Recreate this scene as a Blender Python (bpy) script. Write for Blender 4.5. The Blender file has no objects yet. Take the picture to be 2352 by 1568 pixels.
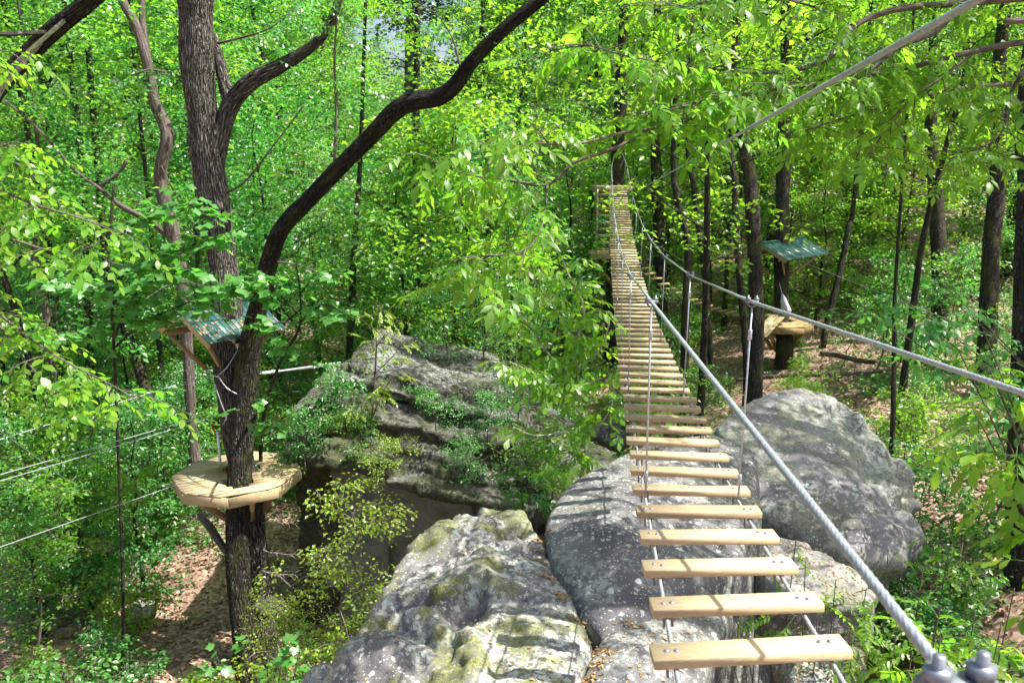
import bpy, bmesh, math, random
import numpy as np
from mathutils import Vector, Matrix, Quaternion

R = math.radians
random.seed(7)
RNG = np.random.default_rng(11)
scene = bpy.context.scene
col = scene.collection

# ------------------------------------------------------------------ camera
EYE = 11.0                     # the camera stands about 11 m above the valley floor
PITCH = R(13.0)
F = 1900.0                     # focal length in units of a 2352-wide picture
cam_d = bpy.data.cameras.new('camera')
cam = bpy.data.objects.new('camera', cam_d)
col.objects.link(cam)
cam.location = (0, 0, EYE)
cam.rotation_euler = (math.pi / 2 - PITCH, 0, 0)
cam_d.sensor_width = 36.0
cam_d.lens = 36.0 * F / 2352.0
cam_d.clip_start = 0.05
cam_d.clip_end = 2000.0
cam_d.dof.use_dof = True
cam_d.dof.focus_distance = 8.0
cam_d.dof.aperture_fstop = 7.0
scene.camera = cam

# ------------------------------------------------------------------ sky, sun, exposure
SUN_EL, SUN_AZ = R(60), R(93)            # azimuth measured from the view direction to the right
world = bpy.data.worlds.new('World')
scene.world = world
world.use_nodes = True
wn = world.node_tree.nodes
wl = world.node_tree.links
wn.clear()
sky = wn.new('ShaderNodeTexSky')
sky.sky_type = 'NISHITA'
sky.sun_disc = False
sky.sun_elevation = SUN_EL
sky.sun_rotation = SUN_AZ
sky.air_density = 1.0
sky.dust_density = 3.5
bg = wn.new('ShaderNodeBackground')
bg.inputs['Strength'].default_value = 0.10
wo = wn.new('ShaderNodeOutputWorld')
wl.new(sky.outputs[0], bg.inputs['Color'])
wl.new(bg.outputs[0], wo.inputs['Surface'])

sun_d = bpy.data.lights.new('sun', 'SUN')
sun_d.energy = 5.0
sun_d.angle = R(0.53)
sun_d.color = (1.0, 0.955, 0.88)
sun = bpy.data.objects.new('sun', sun_d)
col.objects.link(sun)
sdir = Vector((math.sin(SUN_AZ) * math.cos(SUN_EL), math.cos(SUN_AZ) * math.cos(SUN_EL), math.sin(SUN_EL)))
sun.rotation_euler = (-sdir).to_track_quat('-Z', 'Y').to_euler()
sun.location = (10, 6, 40)

scene.view_settings.view_transform = 'Standard'
scene.view_settings.look = 'None'
scene.view_settings.gamma = 1.0
scene.view_settings.use_curve_mapping = False
scene.view_settings.exposure = 1.22

scene.render.engine = 'CYCLES'
cy = scene.cycles
cy.max_bounces = 4
cy.diffuse_bounces = 2
cy.glossy_bounces = 1
cy.transmission_bounces = 3
cy.sample_clamp_indirect = 6.0
cy.caustics_reflective = False
cy.caustics_refractive = False
cy.use_denoising = True
cy.debug_use_spatial_splits = True
cy.use_adaptive_sampling = True
cy.adaptive_threshold = 0.04


# ------------------------------------------------------------------ helpers
def P(vx, vy, d):
    """a point seen at (vx, vy) of a 2352 x 1568 picture at depth d, in world metres"""
    xc = (vx - 1176.0) / F
    yc = (vy - 784.0) / F
    down = yc * math.cos(PITCH) + math.sin(PITCH)
    fwd = math.cos(PITCH) - yc * math.sin(PITCH)
    return Vector((xc * d, fwd * d, EYE - down * d))


def hash3(i, j, k, seed):
    h = (i * 374761393 + j * 668265263 + k * 2147483647 + seed * 144665) & 0xFFFFFFFF
    h = ((h ^ (h >> 13)) * 1274126177) & 0xFFFFFFFF
    return ((h ^ (h >> 16)) & 0xFFFF) / 65535.0


def vnoise(p, seed=0):
    p = np.asarray(p, dtype=np.float64)
    ip = np.floor(p).astype(np.int64)
    f = p - ip
    f = f * f * (3 - 2 * f)
    out = 0
    for a in (0, 1):
        for b in (0, 1):
            for c in (0, 1):
                w = (f[:, 0] if a else 1 - f[:, 0]) * (f[:, 1] if b else 1 - f[:, 1]) * (f[:, 2] if c else 1 - f[:, 2])
                out = out + w * hash3(ip[:, 0] + a, ip[:, 1] + b, ip[:, 2] + c, seed)
    return out * 2 - 1


def fbm(p, oct=4, seed=0, gain=0.5):
    p = np.asarray(p, dtype=np.float64)
    s, a, t = 0, 1.0, 0
    for o in range(oct):
        s = s + a * vnoise(p * (2.03 ** o) + o * 17.3, seed + o)
        t += a
        a *= gain
    return s / t


ORG = {}


def org(o):
    while o is not None:
        if o.name in ORG:
            return ORG[o.name]
        o = o.parent
    return Vector((0, 0, 0))


def tag(o, label, cat, group=None):
    o['label'] = label
    o['category'] = cat
    if group:
        o['group'] = group
    return o


def thing(name, label, cat, loc=(0, 0, 0), group=None):
    o = bpy.data.objects.new(name, None)
    o.empty_display_size = 0.2
    col.objects.link(o)
    o.location = loc
    ORG[o.name] = Vector(loc)
    return tag(o, label, cat, group)


def link(name, me, parent=None, mtx=None):
    o = bpy.data.objects.new(name, me)
    col.objects.link(o)
    if parent is not None:
        o.parent = parent
    if mtx is not None:
        o.matrix_local = mtx
    return o


def mesh_np(name, V, Fc, mat=None, co=None, smooth=False):
    """V (n,3); Fc list of arrays, each (m,k)"""
    me = bpy.data.meshes.new(name)
    V = np.asarray(V, dtype=np.float32)
    me.vertices.add(len(V))
    me.vertices.foreach_set('co', V.ravel())
    if not isinstance(Fc, list):
        Fc = [Fc]
    Fc = [np.asarray(f, dtype=np.int32) for f in Fc if len(f)]
    idx = np.concatenate([f.ravel() for f in Fc])
    tot = np.concatenate([np.full(len(f), f.shape[1], dtype=np.int32) for f in Fc])
    start = np.concatenate([[0], np.cumsum(tot)[:-1]]).astype(np.int32)
    me.loops.add(len(idx))
    me.loops.foreach_set('vertex_index', idx)
    me.polygons.add(len(tot))
    me.polygons.foreach_set('loop_start', start)
    me.polygons.foreach_set('loop_total', tot)
    if smooth:
        me.polygons.foreach_set('use_smooth', np.ones(len(tot), dtype=bool))
    me.update(calc_edges=True)
    if co is not None:
        at = me.attributes.new('co', 'FLOAT_VECTOR', 'POINT')
        at.data.foreach_set('vector', np.asarray(co, dtype=np.float32).ravel())
    if mat is not None:
        me.materials.append(mat)
    return me


def resample(pts, rad, step):
    """Catmull-Rom through pts"""
    pts = [Vector(p) for p in pts]
    n = len(pts)
    out, ro = [], []
    for i in range(n - 1):
        p0 = pts[max(i - 1, 0)]
        p1 = pts[i]
        p2 = pts[i + 1]
        p3 = pts[min(i + 2, n - 1)]
        m = max(1, int((p2 - p1).length / step))
        for k in range(m):
            t = k / m
            t2, t3 = t * t, t * t * t
            out.append(0.5 * ((2 * p1) + (p2 - p0) * t + (2 * p0 - 5 * p1 + 4 * p2 - p3) * t2 + (3 * p1 - p0 - 3 * p2 + p3) * t3))
            ro.append(rad[i] + (rad[i + 1] - rad[i]) * t)
    out.append(pts[-1])
    ro.append(rad[-1])
    return out, ro


class MB:
    def __init__(s):
        s.V, s.C, s.F3, s.F4, s.Fn = [], [], [], [], []
        s.n = 0

    def add(s, verts, faces, co=None):
        b = s.n
        s.V.extend([tuple(v) for v in verts])
        s.C.extend([tuple(c) for c in (co if co is not None else verts)])
        for f in faces:
            s.Fn.append([b + i for i in f])
        s.n += len(verts)

    def box(s, c, ax, ay, az, hx, hy, hz, bev=0.0):
        """oriented box; grain along ax"""
        c, ax, ay, az = Vector(c), Vector(ax), Vector(ay), Vector(az)
        o = Vector((random.uniform(0, 50), random.uniform(0, 50), random.uniform(0, 50)))
        vs, co = [], []
        if bev <= 0:
            for i in (-1, 1):
                for j in (-1, 1):
                    for k in (-1, 1):
                        vs.append(c + ax * hx * i + ay * hy * j + az * hz * k)
                        co.append(o + Vector((hx * i, hy * j, hz * k)))
            fs = [(0, 1, 3, 2), (4, 6, 7, 5), (0, 4, 5, 1), (2, 3, 7, 6), (0, 2, 6, 4), (1, 5, 7, 3)]
        else:
            prof = [(-hy + bev, -hz), (hy - bev, -hz), (hy, -hz + bev), (hy, hz - bev), (hy - bev, hz), (-hy + bev, hz), (-hy, hz - bev), (-hy, -hz + bev)]
            for i in (-1, 1):
                for (y, z) in prof:
                    vs.append(c + ax * hx * i + ay * y + az * z)
                    co.append(o + Vector((hx * i, y, z)))
            fs = [tuple(range(7, -1, -1)), tuple(range(8, 16))]
            for k in range(8):
                fs.append((k, (k + 1) % 8, 8 + (k + 1) % 8, 8 + k))
        if (ax.cross(ay)).dot(az) < 0:
            fs = [tuple(reversed(f)) for f in fs]
        s.add(vs, fs, co)

    def bar(s, a, b, w, h, up=(0, 0, 1), bev=0.004):
        a, b = Vector(a), Vector(b)
        ax = (b - a).normalized()
        ay = Vector(up).cross(ax)
        if ay.length < 1e-4:
            ay = Vector((1, 0, 0)).cross(ax)
        ay.normalize()
        az = ax.cross(ay)
        s.box((a + b) / 2, ax, ay, az, (b - a).length / 2, w / 2, h / 2, bev)

    def tube(s, pts, rad, n=8, wob=0.0, seed=0, lobes=0, twist=0.0, cap=True):
        pts = [Vector(p) for p in pts]
        m = len(pts)
        if not hasattr(rad, '__len__'):
            rad = [rad] * m
        t = (pts[1] - pts[0]).normalized()
        nrm = t.orthogonal().normalized()
        o = Vector((random.uniform(0, 50), random.uniform(0, 50), random.uniform(0, 50)))
        vs, co = [], []
        L = 0.0
        for i in range(m):
            if i < m - 1:
                t2 = (pts[i + 1] - pts[i])
                t2 = t2.normalized() if t2.length > 1e-9 else t
            else:
                t2 = t
            tm = ((t + t2) / 2).normalized() if i else t2
            nrm = (nrm - tm * nrm.dot(tm)).normalized()
            bi = tm.cross(nrm)
            if i:
                L += (pts[i] - pts[i - 1]).length
            for k in range(n):
                a = 2 * math.pi * k / n + twist * L
                r = rad[i]
                if lobes:
                    r *= 0.86 + 0.28 * abs(math.cos(lobes * math.pi * k / n))
                if wob:
                    r *= 1 + wob * (math.sin(3 * a + L * 2.1 + seed) * 0.5 + math.sin(5 * a - L * 3.3 + seed * 2) * 0.3 + math.sin(2 * a + L * 0.9 + seed) * 0.4)
                vs.append(pts[i] + (nrm * math.cos(a) + bi * math.sin(a)) * r)
                co.append(o + Vector((math.cos(a) * rad[0], math.sin(a) * rad[0], L)))
            t = t2
        fs = []
        for i in range(m - 1):
            for k in range(n):
                k2 = (k + 1) % n
                fs.append((i * n + k, i * n + k2, (i + 1) * n + k2, (i + 1) * n + k))
        if cap:
            fs.append(tuple(range(n - 1, -1, -1)))
            fs.append(tuple((m - 1) * n + k for k in range(n)))
        s.add(vs, fs, co)

    def mesh(s, name, mat, offset=Vector((0, 0, 0)), smooth=False):
        me = bpy.data.meshes.new(name)
        V = np.array(s.V, dtype=np.float32) - np.array(offset, dtype=np.float32)
        by = {}
        for f in s.Fn:
            by.setdefault(len(f), []).append(f)
        bpy.data.meshes.remove(me)
        return mesh_np(name, V, [np.array(v) for v in by.values()], mat, np.array(s.C), smooth)

    def build(s, name, mat, parent=None, smooth=False):
        me = s.mesh(name, mat, org(parent), smooth)
        return link(name, me, parent)


# ------------------------------------------------------------------ materials
def new_mat(name):
    m = bpy.data.materials.new(name)
    m.use_nodes = True
    nt = m.node_tree
    nt.nodes.clear()
    out = nt.nodes.new('ShaderNodeOutputMaterial')
    return m, nt, out


def N(nt, typ, **kw):
    n = nt.nodes.new(typ)
    for k, v in kw.items():
        if k in n.inputs:
            n.inputs[k].default_value = v
        else:
            setattr(n, k, v)
    return n


def ramp(nt, src, stops):
    r = nt.nodes.new('ShaderNodeValToRGB')
    e = r.color_ramp.elements
    while len(e) < len(stops):
        e.new(0.5)
    for i, (p, c) in enumerate(stops):
        e[i].position = p
        e[i].color = (c if len(c) == 4 else (*c, 1)) if hasattr(c, '__len__') else (c, c, c, 1)
    nt.links.new(src, r.inputs[0])
    return r.outputs[0]


def mix(nt, fac, a, b):
    m = nt.nodes.new('ShaderNodeMix')
    m.data_type = 'RGBA'
    for s, v in ((0, fac), (6, a), (7, b)):
        if hasattr(v, 'node'):
            nt.links.new(v, m.inputs[s])
        else:
            m.inputs[s].default_value = v if s == 0 else (*v, 1)
    return m.outputs[2]


def math_n(nt, op, a, b=None):
    m = nt.nodes.new('ShaderNodeMath')
    m.operation = op
    for i, v in enumerate((a, b)):
        if v is None:
            continue
        if hasattr(v, 'node'):
            nt.links.new(v, m.inputs[i])
        else:
            m.inputs[i].default_value = v
    return m.outputs[0]


def leaf_mat(name, d, t, gloss=0.05, tf=0.5, vr=(0.65, 1.3), hue=0.03):
    m, nt, out = new_mat(name)
    g = N(nt, 'ShaderNodeNewGeometry')
    oi = N(nt, 'ShaderNodeObjectInfo')
    mr = N(nt, 'ShaderNodeMapRange')
    mr.inputs['To Min'].default_value = vr[0]
    mr.inputs['To Max'].default_value = vr[1]
    nt.links.new(g.outputs['Random Per Island'], mr.inputs['Value'])
    hm = N(nt, 'ShaderNodeMapRange')
    hm.inputs['To Min'].default_value = 0.5 - hue
    hm.inputs['To Max'].default_value = 0.5 + hue * 0.5
    s = math_n(nt, 'FRACT', math_n(nt, 'ADD', math_n(nt, 'MULTIPLY', g.outputs['Random Per Island'], 7.31), math_n(nt, 'MULTIPLY', oi.outputs['Random'], 1.0)))
    blend = math_n(nt, 'ADD', math_n(nt, 'MULTIPLY', s, 0.45), math_n(nt, 'MULTIPLY', oi.outputs['Random'], 0.55))
    nt.links.new(blend, hm.inputs['Value'])
    cols = []
    for c in (d, t):
        h = N(nt, 'ShaderNodeHueSaturation')
        h.inputs['Color'].default_value = (*c, 1)
        nt.links.new(hm.outputs[0], h.inputs['Hue'])
        nt.links.new(mr.outputs[0], h.inputs['Value'])
        cols.append(h.outputs[0])
    df = N(nt, 'ShaderNodeBsdfDiffuse')
    tr = N(nt, 'ShaderNodeBsdfTranslucent')
    gl = N(nt, 'ShaderNodeBsdfGlossy')
    gl.inputs['Roughness'].default_value = 0.38
    gl.inputs['Color'].default_value = (1, 1, 1, 1)
    nt.links.new(cols[0], df.inputs['Color'])
    nt.links.new(cols[1], tr.inputs['Color'])
    m1 = N(nt, 'ShaderNodeMixShader')
    m1.inputs[0].default_value = tf
    nt.links.new(df.outputs[0], m1.inputs[1])
    nt.links.new(tr.outputs[0], m1.inputs[2])
    m2 = N(nt, 'ShaderNodeMixShader')
    m2.inputs[0].default_value = gloss
    nt.links.new(m1.outputs[0], m2.inputs[1])
    nt.links.new(gl.outputs[0], m2.inputs[2])
    nt.links.new(m2.outputs[0], out.inputs['Surface'])
    return m


def bark_mat(name, dark, light, lichen=(0.42, 0.45, 0.38), la=0.25, sc=1.0, moss=0.0, bump=1.0, furrow=0.0):
    m, nt, out = new_mat(name)
    at = N(nt, 'ShaderNodeAttribute', attribute_name='co')
    mp = N(nt, 'ShaderNodeMapping')
    mp.inputs['Scale'].default_value = (1, 1, 0.13)
    nt.links.new(at.outputs['Vector'], mp.inputs['Vector'])
    no = N(nt, 'ShaderNodeTexNoise', Scale=34 * sc, Detail=5.0, Roughness=0.6, Distortion=0.6)
    nt.links.new(mp.outputs[0], no.inputs['Vector'])
    n2 = N(nt, 'ShaderNodeTexNoise', Scale=3.0, Detail=3.0)
    nt.links.new(at.outputs['Vector'], n2.inputs['Vector'])
    n3 = N(nt, 'ShaderNodeTexNoise', Scale=17.0, Detail=4.0, Roughness=0.7)
    nt.links.new(at.outputs['Vector'], n3.inputs['Vector'])
    c = ramp(nt, no.outputs[0], [(0.38, dark), (0.62, light)])
    hgt = no.outputs[0]
    if furrow:
        mv = N(nt, 'ShaderNodeMapping')
        mv.inputs['Scale'].default_value = (19.0, 19.0, 3.2)
        wob_ = N(nt, 'ShaderNodeVectorMath', operation='MULTIPLY_ADD')
        nw = N(nt, 'ShaderNodeTexNoise', Scale=6.0, Detail=3.0)
        nt.links.new(at.outputs['Vector'], nw.inputs['Vector'])
        nt.links.new(nw.outputs['Color'], wob_.inputs[0])
        wob_.inputs[1].default_value = (0.06, 0.06, 0.25)
        nt.links.new(at.outputs['Vector'], wob_.inputs[2])
        nt.links.new(wob_.outputs[0], mv.inputs['Vector'])
        vo = N(nt, 'ShaderNodeTexVoronoi', Scale=1.0, feature='DISTANCE_TO_EDGE')
        nt.links.new(mv.outputs[0], vo.inputs['Vector'])
        fr = ramp(nt, vo.outputs['Distance'], [(0.02, 0.0), (0.20, 1.0)])
        c = mix(nt, math_n(nt, 'MULTIPLY', math_n(nt, 'SUBTRACT', 1.0, fr), furrow), c, dark)
        hgt = math_n(nt, 'ADD', math_n(nt, 'MULTIPLY', no.outputs[0], 0.5), math_n(nt, 'MULTIPLY', fr, furrow))
    lf = math_n(nt, 'MULTIPLY', ramp(nt, n3.outputs[0], [(0.56, 0.0), (0.62, 1.0)]), ramp(nt, n2.outputs[0], [(0.42, 0.0), (0.6, 1.0)]))
    c = mix(nt, math_n(nt, 'MULTIPLY', lf, la), c, lichen)
    if moss:
        n4 = N(nt, 'ShaderNodeTexNoise', Scale=1.7, Detail=4.0)
        nt.links.new(at.outputs['Vector'], n4.inputs['Vector'])
        c = mix(nt, math_n(nt, 'MULTIPLY', ramp(nt, n4.outputs[0], [(0.5, 0.0), (0.66, 1.0)]), moss), c, (0.09, 0.10, 0.02))
    b = N(nt, 'ShaderNodeBsdfPrincipled')
    b.inputs['Roughness'].default_value = 0.9
    b.inputs['Specular IOR Level'].default_value = 0.25
    bp = N(nt, 'ShaderNodeBump', Strength=bump, Distance=0.05)
    nt.links.new(hgt, bp.inputs['Height'])
    nt.links.new(bp.outputs[0], b.inputs['Normal'])
    nt.links.new(c, b.inputs['Base Color'])
    nt.links.new(b.outputs[0], out.inputs['Surface'])
    return m


def lumber_mat(name, a, b_, knots=True):
    """sawn pine; grain along x of the attribute co"""
    m, nt, out = new_mat(name)
    at = N(nt, 'ShaderNodeAttribute', attribute_name='co')
    oi = N(nt, 'ShaderNodeObjectInfo')
    add = N(nt, 'ShaderNodeVectorMath', operation='ADD')
    sc = N(nt, 'ShaderNodeVectorMath', operation='SCALE')
    cx = N(nt, 'ShaderNodeCombineXYZ')
    for i in range(3):
        nt.links.new(oi.outputs['Random'], cx.inputs[i])
    nt.links.new(cx.outputs[0], sc.inputs[0])
    sc.inputs['Scale'].default_value = 83.0
    nt.links.new(at.outputs['Vector'], add.inputs[0])
    nt.links.new(sc.outputs[0], add.inputs[1])
    mp = N(nt, 'ShaderNodeMapping')
    mp.inputs['Scale'].default_value = (0.10, 1, 1)
    nt.links.new(add.outputs[0], mp.inputs['Vector'])
    n0 = N(nt, 'ShaderNodeTexNoise', Scale=9.0, Detail=2.0)
    nt.links.new(mp.outputs[0], n0.inputs['Vector'])
    w = N(nt, 'ShaderNodeTexNoise', Scale=75.0, Detail=4.0, Roughness=0.55, Distortion=1.2)
    nt.links.new(mp.outputs[0], w.inputs['Vector'])
    c = ramp(nt, w.outputs[0], [(0.3, b_), (0.6, a)])
    c = mix(nt, ramp(nt, n0.outputs[0], [(0.35, 0.0), (0.7, 0.5)]), c, (a[0] * 0.83, a[1] * 0.86, a[2] * 0.72))
    ns = N(nt, 'ShaderNodeTexNoise', Scale=5.0, Detail=6.0, Roughness=0.7)
    nt.links.new(add.outputs[0], ns.inputs['Vector'])
    c = mix(nt, ramp(nt, ns.outputs[0], [(0.5, 0.0), (0.72, 0.55)]), c, (a[0] * 0.55, a[1] * 0.56, a[2] * 0.6))
    hv = N(nt, 'ShaderNodeHueSaturation')
    mr = N(nt, 'ShaderNodeMapRange')
    mr.inputs['To Min'].default_value = 0.72
    mr.inputs['To Max'].default_value = 1.1
    nt.links.new(oi.outputs['Random'], mr.inputs['Value'])
    nt.links.new(mr.outputs[0], hv.inputs['Value'])
    nt.links.new(c, hv.inputs['Color'])
    c = hv.outputs[0]
    if knots:
        mk = N(nt, 'ShaderNodeMapping')
        mk.inputs['Scale'].default_value = (3.2, 7.5, 0.2)
        nt.links.new(add.outputs[0], mk.inputs['Vector'])
        v = N(nt, 'ShaderNodeTexVoronoi', Scale=1.0)
        nt.links.new(mk.outputs[0], v.inputs['Vector'])
        sel = math_n(nt, 'GREATER_THAN', ramp(nt, v.outputs['Color'], [(0, 0.0), (1, 1.0)]), 0.62)
        kf = math_n(nt, 'MULTIPLY', ramp(nt, v.outputs['Distance'], [(0.06, 1.0), (0.12, 0.0)]), sel)
        c = mix(nt, kf, c, (0.12, 0.05, 0.02))
    b = N(nt, 'ShaderNodeBsdfPrincipled')
    b.inputs['Roughness'].default_value = 0.7
    b.inputs['Specular IOR Level'].default_value = 0.3
    bp = N(nt, 'ShaderNodeBump', Strength=0.25, Distance=0.004)
    nt.links.new(w.outputs[0], bp.inputs['Height'])
    nt.links.new(bp.outputs[0], b.inputs['Normal'])
    nt.links.new(c, b.inputs['Base Color'])
    nt.links.new(b.outputs[0], out.inputs['Surface'])
    return m


def plain(name, c, rough=0.5, metal=0.0, var=0.15, nscale=20.0, bump=0.0):
    m, nt, out = new_mat(name)
    tc = N(nt, 'ShaderNodeTexCoord')
    no = N(nt, 'ShaderNodeTexNoise', Scale=nscale, Detail=4.0)
    nt.links.new(tc.outputs['Object'], no.inputs['Vector'])
    cc = ramp(nt, no.outputs[0], [(0.3, tuple(x * (1 - var) for x in c)), (0.7, tuple(min(1, x * (1 + var)) for x in c))])
    b = N(nt, 'ShaderNodeBsdfPrincipled')
    b.inputs['Roughness'].default_value = rough
    b.inputs['Metallic'].default_value = metal
    nt.links.new(cc, b.inputs['Base Color'])
    if bump:
        bp = N(nt, 'ShaderNodeBump', Strength=bump, Distance=0.01)
        nt.links.new(no.outputs[0], bp.inputs['Height'])
        nt.links.new(bp.outputs[0], b.inputs['Normal'])
    nt.links.new(b.outputs[0], out.inputs['Surface'])
    return m


def rock_mat(name, base, dark, lich=0.5, moss=0.4, spots=0.6, stain=0.5, mossc=(0.085, 0.095, 0.012), moss_scale=0.9, lichc=(0.42, 0.46, 0.40)):
    m, nt, out = new_mat(name)
    tc = N(nt, 'ShaderNodeTexCoord')
    ob = tc.outputs['Object']

    def noise(scale, detail=5.0, rough=0.6, dist=0.0):
        n = N(nt, 'ShaderNodeTexNoise', Scale=scale, Detail=detail, Roughness=rough, Distortion=dist)
        nt.links.new(ob, n.inputs['Vector'])
        return n.outputs[0]
    n1 = noise(1.1, 6, 0.62)
    n2 = noise(14.0, 6, 0.7)
    n3 = noise(2.3, 6, 0.66, 0.4)
    n4 = noise(moss_scale, 6, 0.68)
    n5 = noise(70.0, 3, 0.6)
    c = ramp(nt, n1, [(0.3, tuple(x * 0.72 for x in base)), (0.7, tuple(x * 1.18 for x in base))])
    c = mix(nt, math_n(nt, 'MULTIPLY', ramp(nt, n3, [(0.5, 0.0), (0.63, 1.0)]), stain), c, dark)
    c = mix(nt, ramp(nt, n5, [(0.3, 0.35), (0.6, 0.0)]), c, tuple(x * 0.45 for x in base))
    # pale crusty lichen in ragged patches
    lp = math_n(nt, 'MULTIPLY', ramp(nt, n2, [(0.46, 0.0), (0.55, 1.0)]), ramp(nt, noise(0.8, 4), [(0.44, 0.0), (0.56, 1.0)]))
    c = mix(nt, math_n(nt, 'MULTIPLY', lp, lich), c, lichc)
    # round lichen spots
    wv = N(nt, 'ShaderNodeTexNoise', Scale=9.0, Detail=3.0)
    nt.links.new(ob, wv.inputs['Vector'])
    ad = N(nt, 'ShaderNodeVectorMath', operation='MULTIPLY_ADD')
    nt.links.new(wv.outputs['Color'], ad.inputs[0])
    ad.inputs[1].default_value = (0.09, 0.09, 0.09)
    nt.links.new(ob, ad.inputs[2])
    for sc, rr, th in ((9.0, 0.36, 0.62), (4.6, 0.27, 0.74), (20.0, 0.42, 0.5), (38.0, 0.42, 0.55)):
        v = N(nt, 'ShaderNodeTexVoronoi', Scale=sc)
        nt.links.new(ad.outputs[0], v.inputs['Vector'])
        sx = N(nt, 'ShaderNodeSeparateColor')
        nt.links.new(v.outputs['Color'], sx.inputs[0])
        sel = math_n(nt, 'GREATER_THAN', sx.outputs[0], th)
        rad = math_n(nt, 'MULTIPLY', sx.outputs[1], rr)
        f = math_n(nt, 'MULTIPLY', math_n(nt, 'LESS_THAN', v.outputs['Distance'], rad), sel)
        f = math_n(nt, 'MULTIPLY', f, ramp(nt, n2, [(0.3, 0.4), (0.5, 1.0)]))
        c = mix(nt, math_n(nt, 'MULTIPLY', f, spots), c, lichc)
    # moss
    mf = math_n(nt, 'MULTIPLY', ramp(nt, n4, [(0.48, 0.0), (0.55, 1.0)]), ramp(nt, n2, [(0.35, 0.2), (0.6, 1.0)]))
    mc = ramp(nt, n5, [(0.35, tuple(x * 0.35 for x in mossc)), (0.65, tuple(x * 1.3 for x in mossc))])
    c = mix(nt, math_n(nt, 'MULTIPLY', mf, moss), c, mc)
    b = N(nt, 'ShaderNodeBsdfPrincipled')
    b.inputs['Roughness'].default_value = 0.92
    b.inputs['Specular IOR Level'].default_value = 0.2
    h = math_n(nt, 'ADD', math_n(nt, 'MULTIPLY', n2, 0.6), math_n(nt, 'MULTIPLY', n5, 0.25))
    bp = N(nt, 'ShaderNodeBump', Strength=0.6, Distance=0.05)
    nt.links.new(h, bp.inputs['Height'])
    nt.links.new(bp.outputs[0], b.inputs['Normal'])
    nt.links.new(c, b.inputs['Base Color'])
    nt.links.new(b.outputs[0], out.inputs['Surface'])
    return m


def ground_mat():
    m, nt, out = new_mat('leaf_litter_soil')
    tc = N(nt, 'ShaderNodeTexCoord')
    ob = tc.outputs['Object']
    v = N(nt, 'ShaderNodeTexVoronoi', Scale=11.0)
    nt.links.new(ob, v.inputs['Vector'])
    sx = N(nt, 'ShaderNodeSeparateColor')
    nt.links.new(v.outputs['Color'], sx.inputs[0])
    c = ramp(nt, sx.outputs[0], [(0.0, (0.10, 0.055, 0.035)), (0.35, (0.26, 0.165, 0.115)), (0.7, (0.36, 0.24, 0.175)), (1.0, (0.46, 0.34, 0.27))])
    n = N(nt, 'ShaderNodeTexNoise', Scale=0.35, Detail=6.0, Roughness=0.65)
    nt.links.new(ob, n.inputs['Vector'])
    c = mix(nt, ramp(nt, n.outputs[0], [(0.5, 0.0), (0.68, 0.75)]), c, (0.075, 0.048, 0.03))
    n2 = N(nt, 'ShaderNodeTexNoise', Scale=0.8, Detail=6.0, Roughness=0.7)
    nt.links.new(ob, n2.inputs['Vector'])
    c = mix(nt, ramp(nt, n2.outputs[0], [(0.58, 0.0), (0.68, 0.6)]), c, (0.06, 0.085, 0.02))
    b = N(nt, 'ShaderNodeBsdfPrincipled')
    b.inputs['Roughness'].default_value = 0.85
    bp = N(nt, 'ShaderNodeBump', Strength=0.8, Distance=0.05)
    nt.links.new(sx.outputs[1], bp.inputs['Height'])
    nt.links.new(bp.outputs[0], b.inputs['Normal'])
    nt.links.new(c, b.inputs['Base Color'])
    nt.links.new(b.outputs[0], out.inputs['Surface'])
    return m


M = {}
M['ground'] = ground_mat()
M['far_leaf'] = leaf_mat('broad_leaf', (0.092, 0.25, 0.042), (0.205, 0.57, 0.045), 0.045, 0.52, (0.65, 1.3), 0.03)
M['cool_leaf'] = leaf_mat('cool_green_leaf', (0.075, 0.25, 0.06), (0.15, 0.56, 0.06), 0.05, 0.5, (0.65, 1.3), 0.02)
M['warm_leaf'] = leaf_mat('spring_green_leaf', (0.135, 0.29, 0.03), (0.34, 0.71, 0.035), 0.03, 0.58, (0.65, 1.25), 0.03)
M['yellow_leaf'] = leaf_mat('yellow_green_leaf', (0.22, 0.34, 0.035), (0.42, 0.64, 0.035), 0.04, 0.5, (0.7, 1.25), 0.02)
M['hickory_leaf'] = leaf_mat('hickory_leaf', (0.11, 0.28, 0.03), (0.29, 0.70, 0.035), 0.02, 0.6, (0.65, 1.2), 0.03)
M['tulip_leaf'] = leaf_mat('tulip_tree_leaf', (0.09, 0.28, 0.055), (0.165, 0.59, 0.055), 0.04, 0.5, (0.65, 1.25), 0.02)
M['pine_leaf'] = leaf_mat('pine_needle', (0.04, 0.09, 0.03), (0.05, 0.1, 0.02), 0.05, 0.3, (0.7, 1.2), 0.02)
M['bark'] = bark_mat('oak_bark', (0.016, 0.012, 0.010), (0.33, 0.285, 0.245), la=0.7, bump=1.5, furrow=0.6)
M['bark_dark'] = bark_mat('dark_bark', (0.012, 0.010, 0.008), (0.065, 0.054, 0.042), la=0.4, moss=0.5, bump=1.4)
M['bark_limb'] = bark_mat('mossy_limb_bark', (0.012, 0.009, 0.007), (0.10, 0.082, 0.062), la=0.75, moss=0.7, bump=1.6, furrow=0.6)
M['bark_pale'] = bark_mat('pale_smooth_bark', (0.055, 0.041, 0.036), (0.15, 0.12, 0.104), la=0.4, sc=0.6, bump=0.5)
M['bark_twig'] = bark_mat('grey_twig_bark', (0.06, 0.048, 0.038), (0.18, 0.15, 0.12), la=0.2, sc=1.5, bump=0.3)
M['bark_dead'] = bark_mat('dead_grey_wood', (0.25, 0.21, 0.19), (0.5, 0.45, 0.42), la=0.1, bump=0.3)
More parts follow.
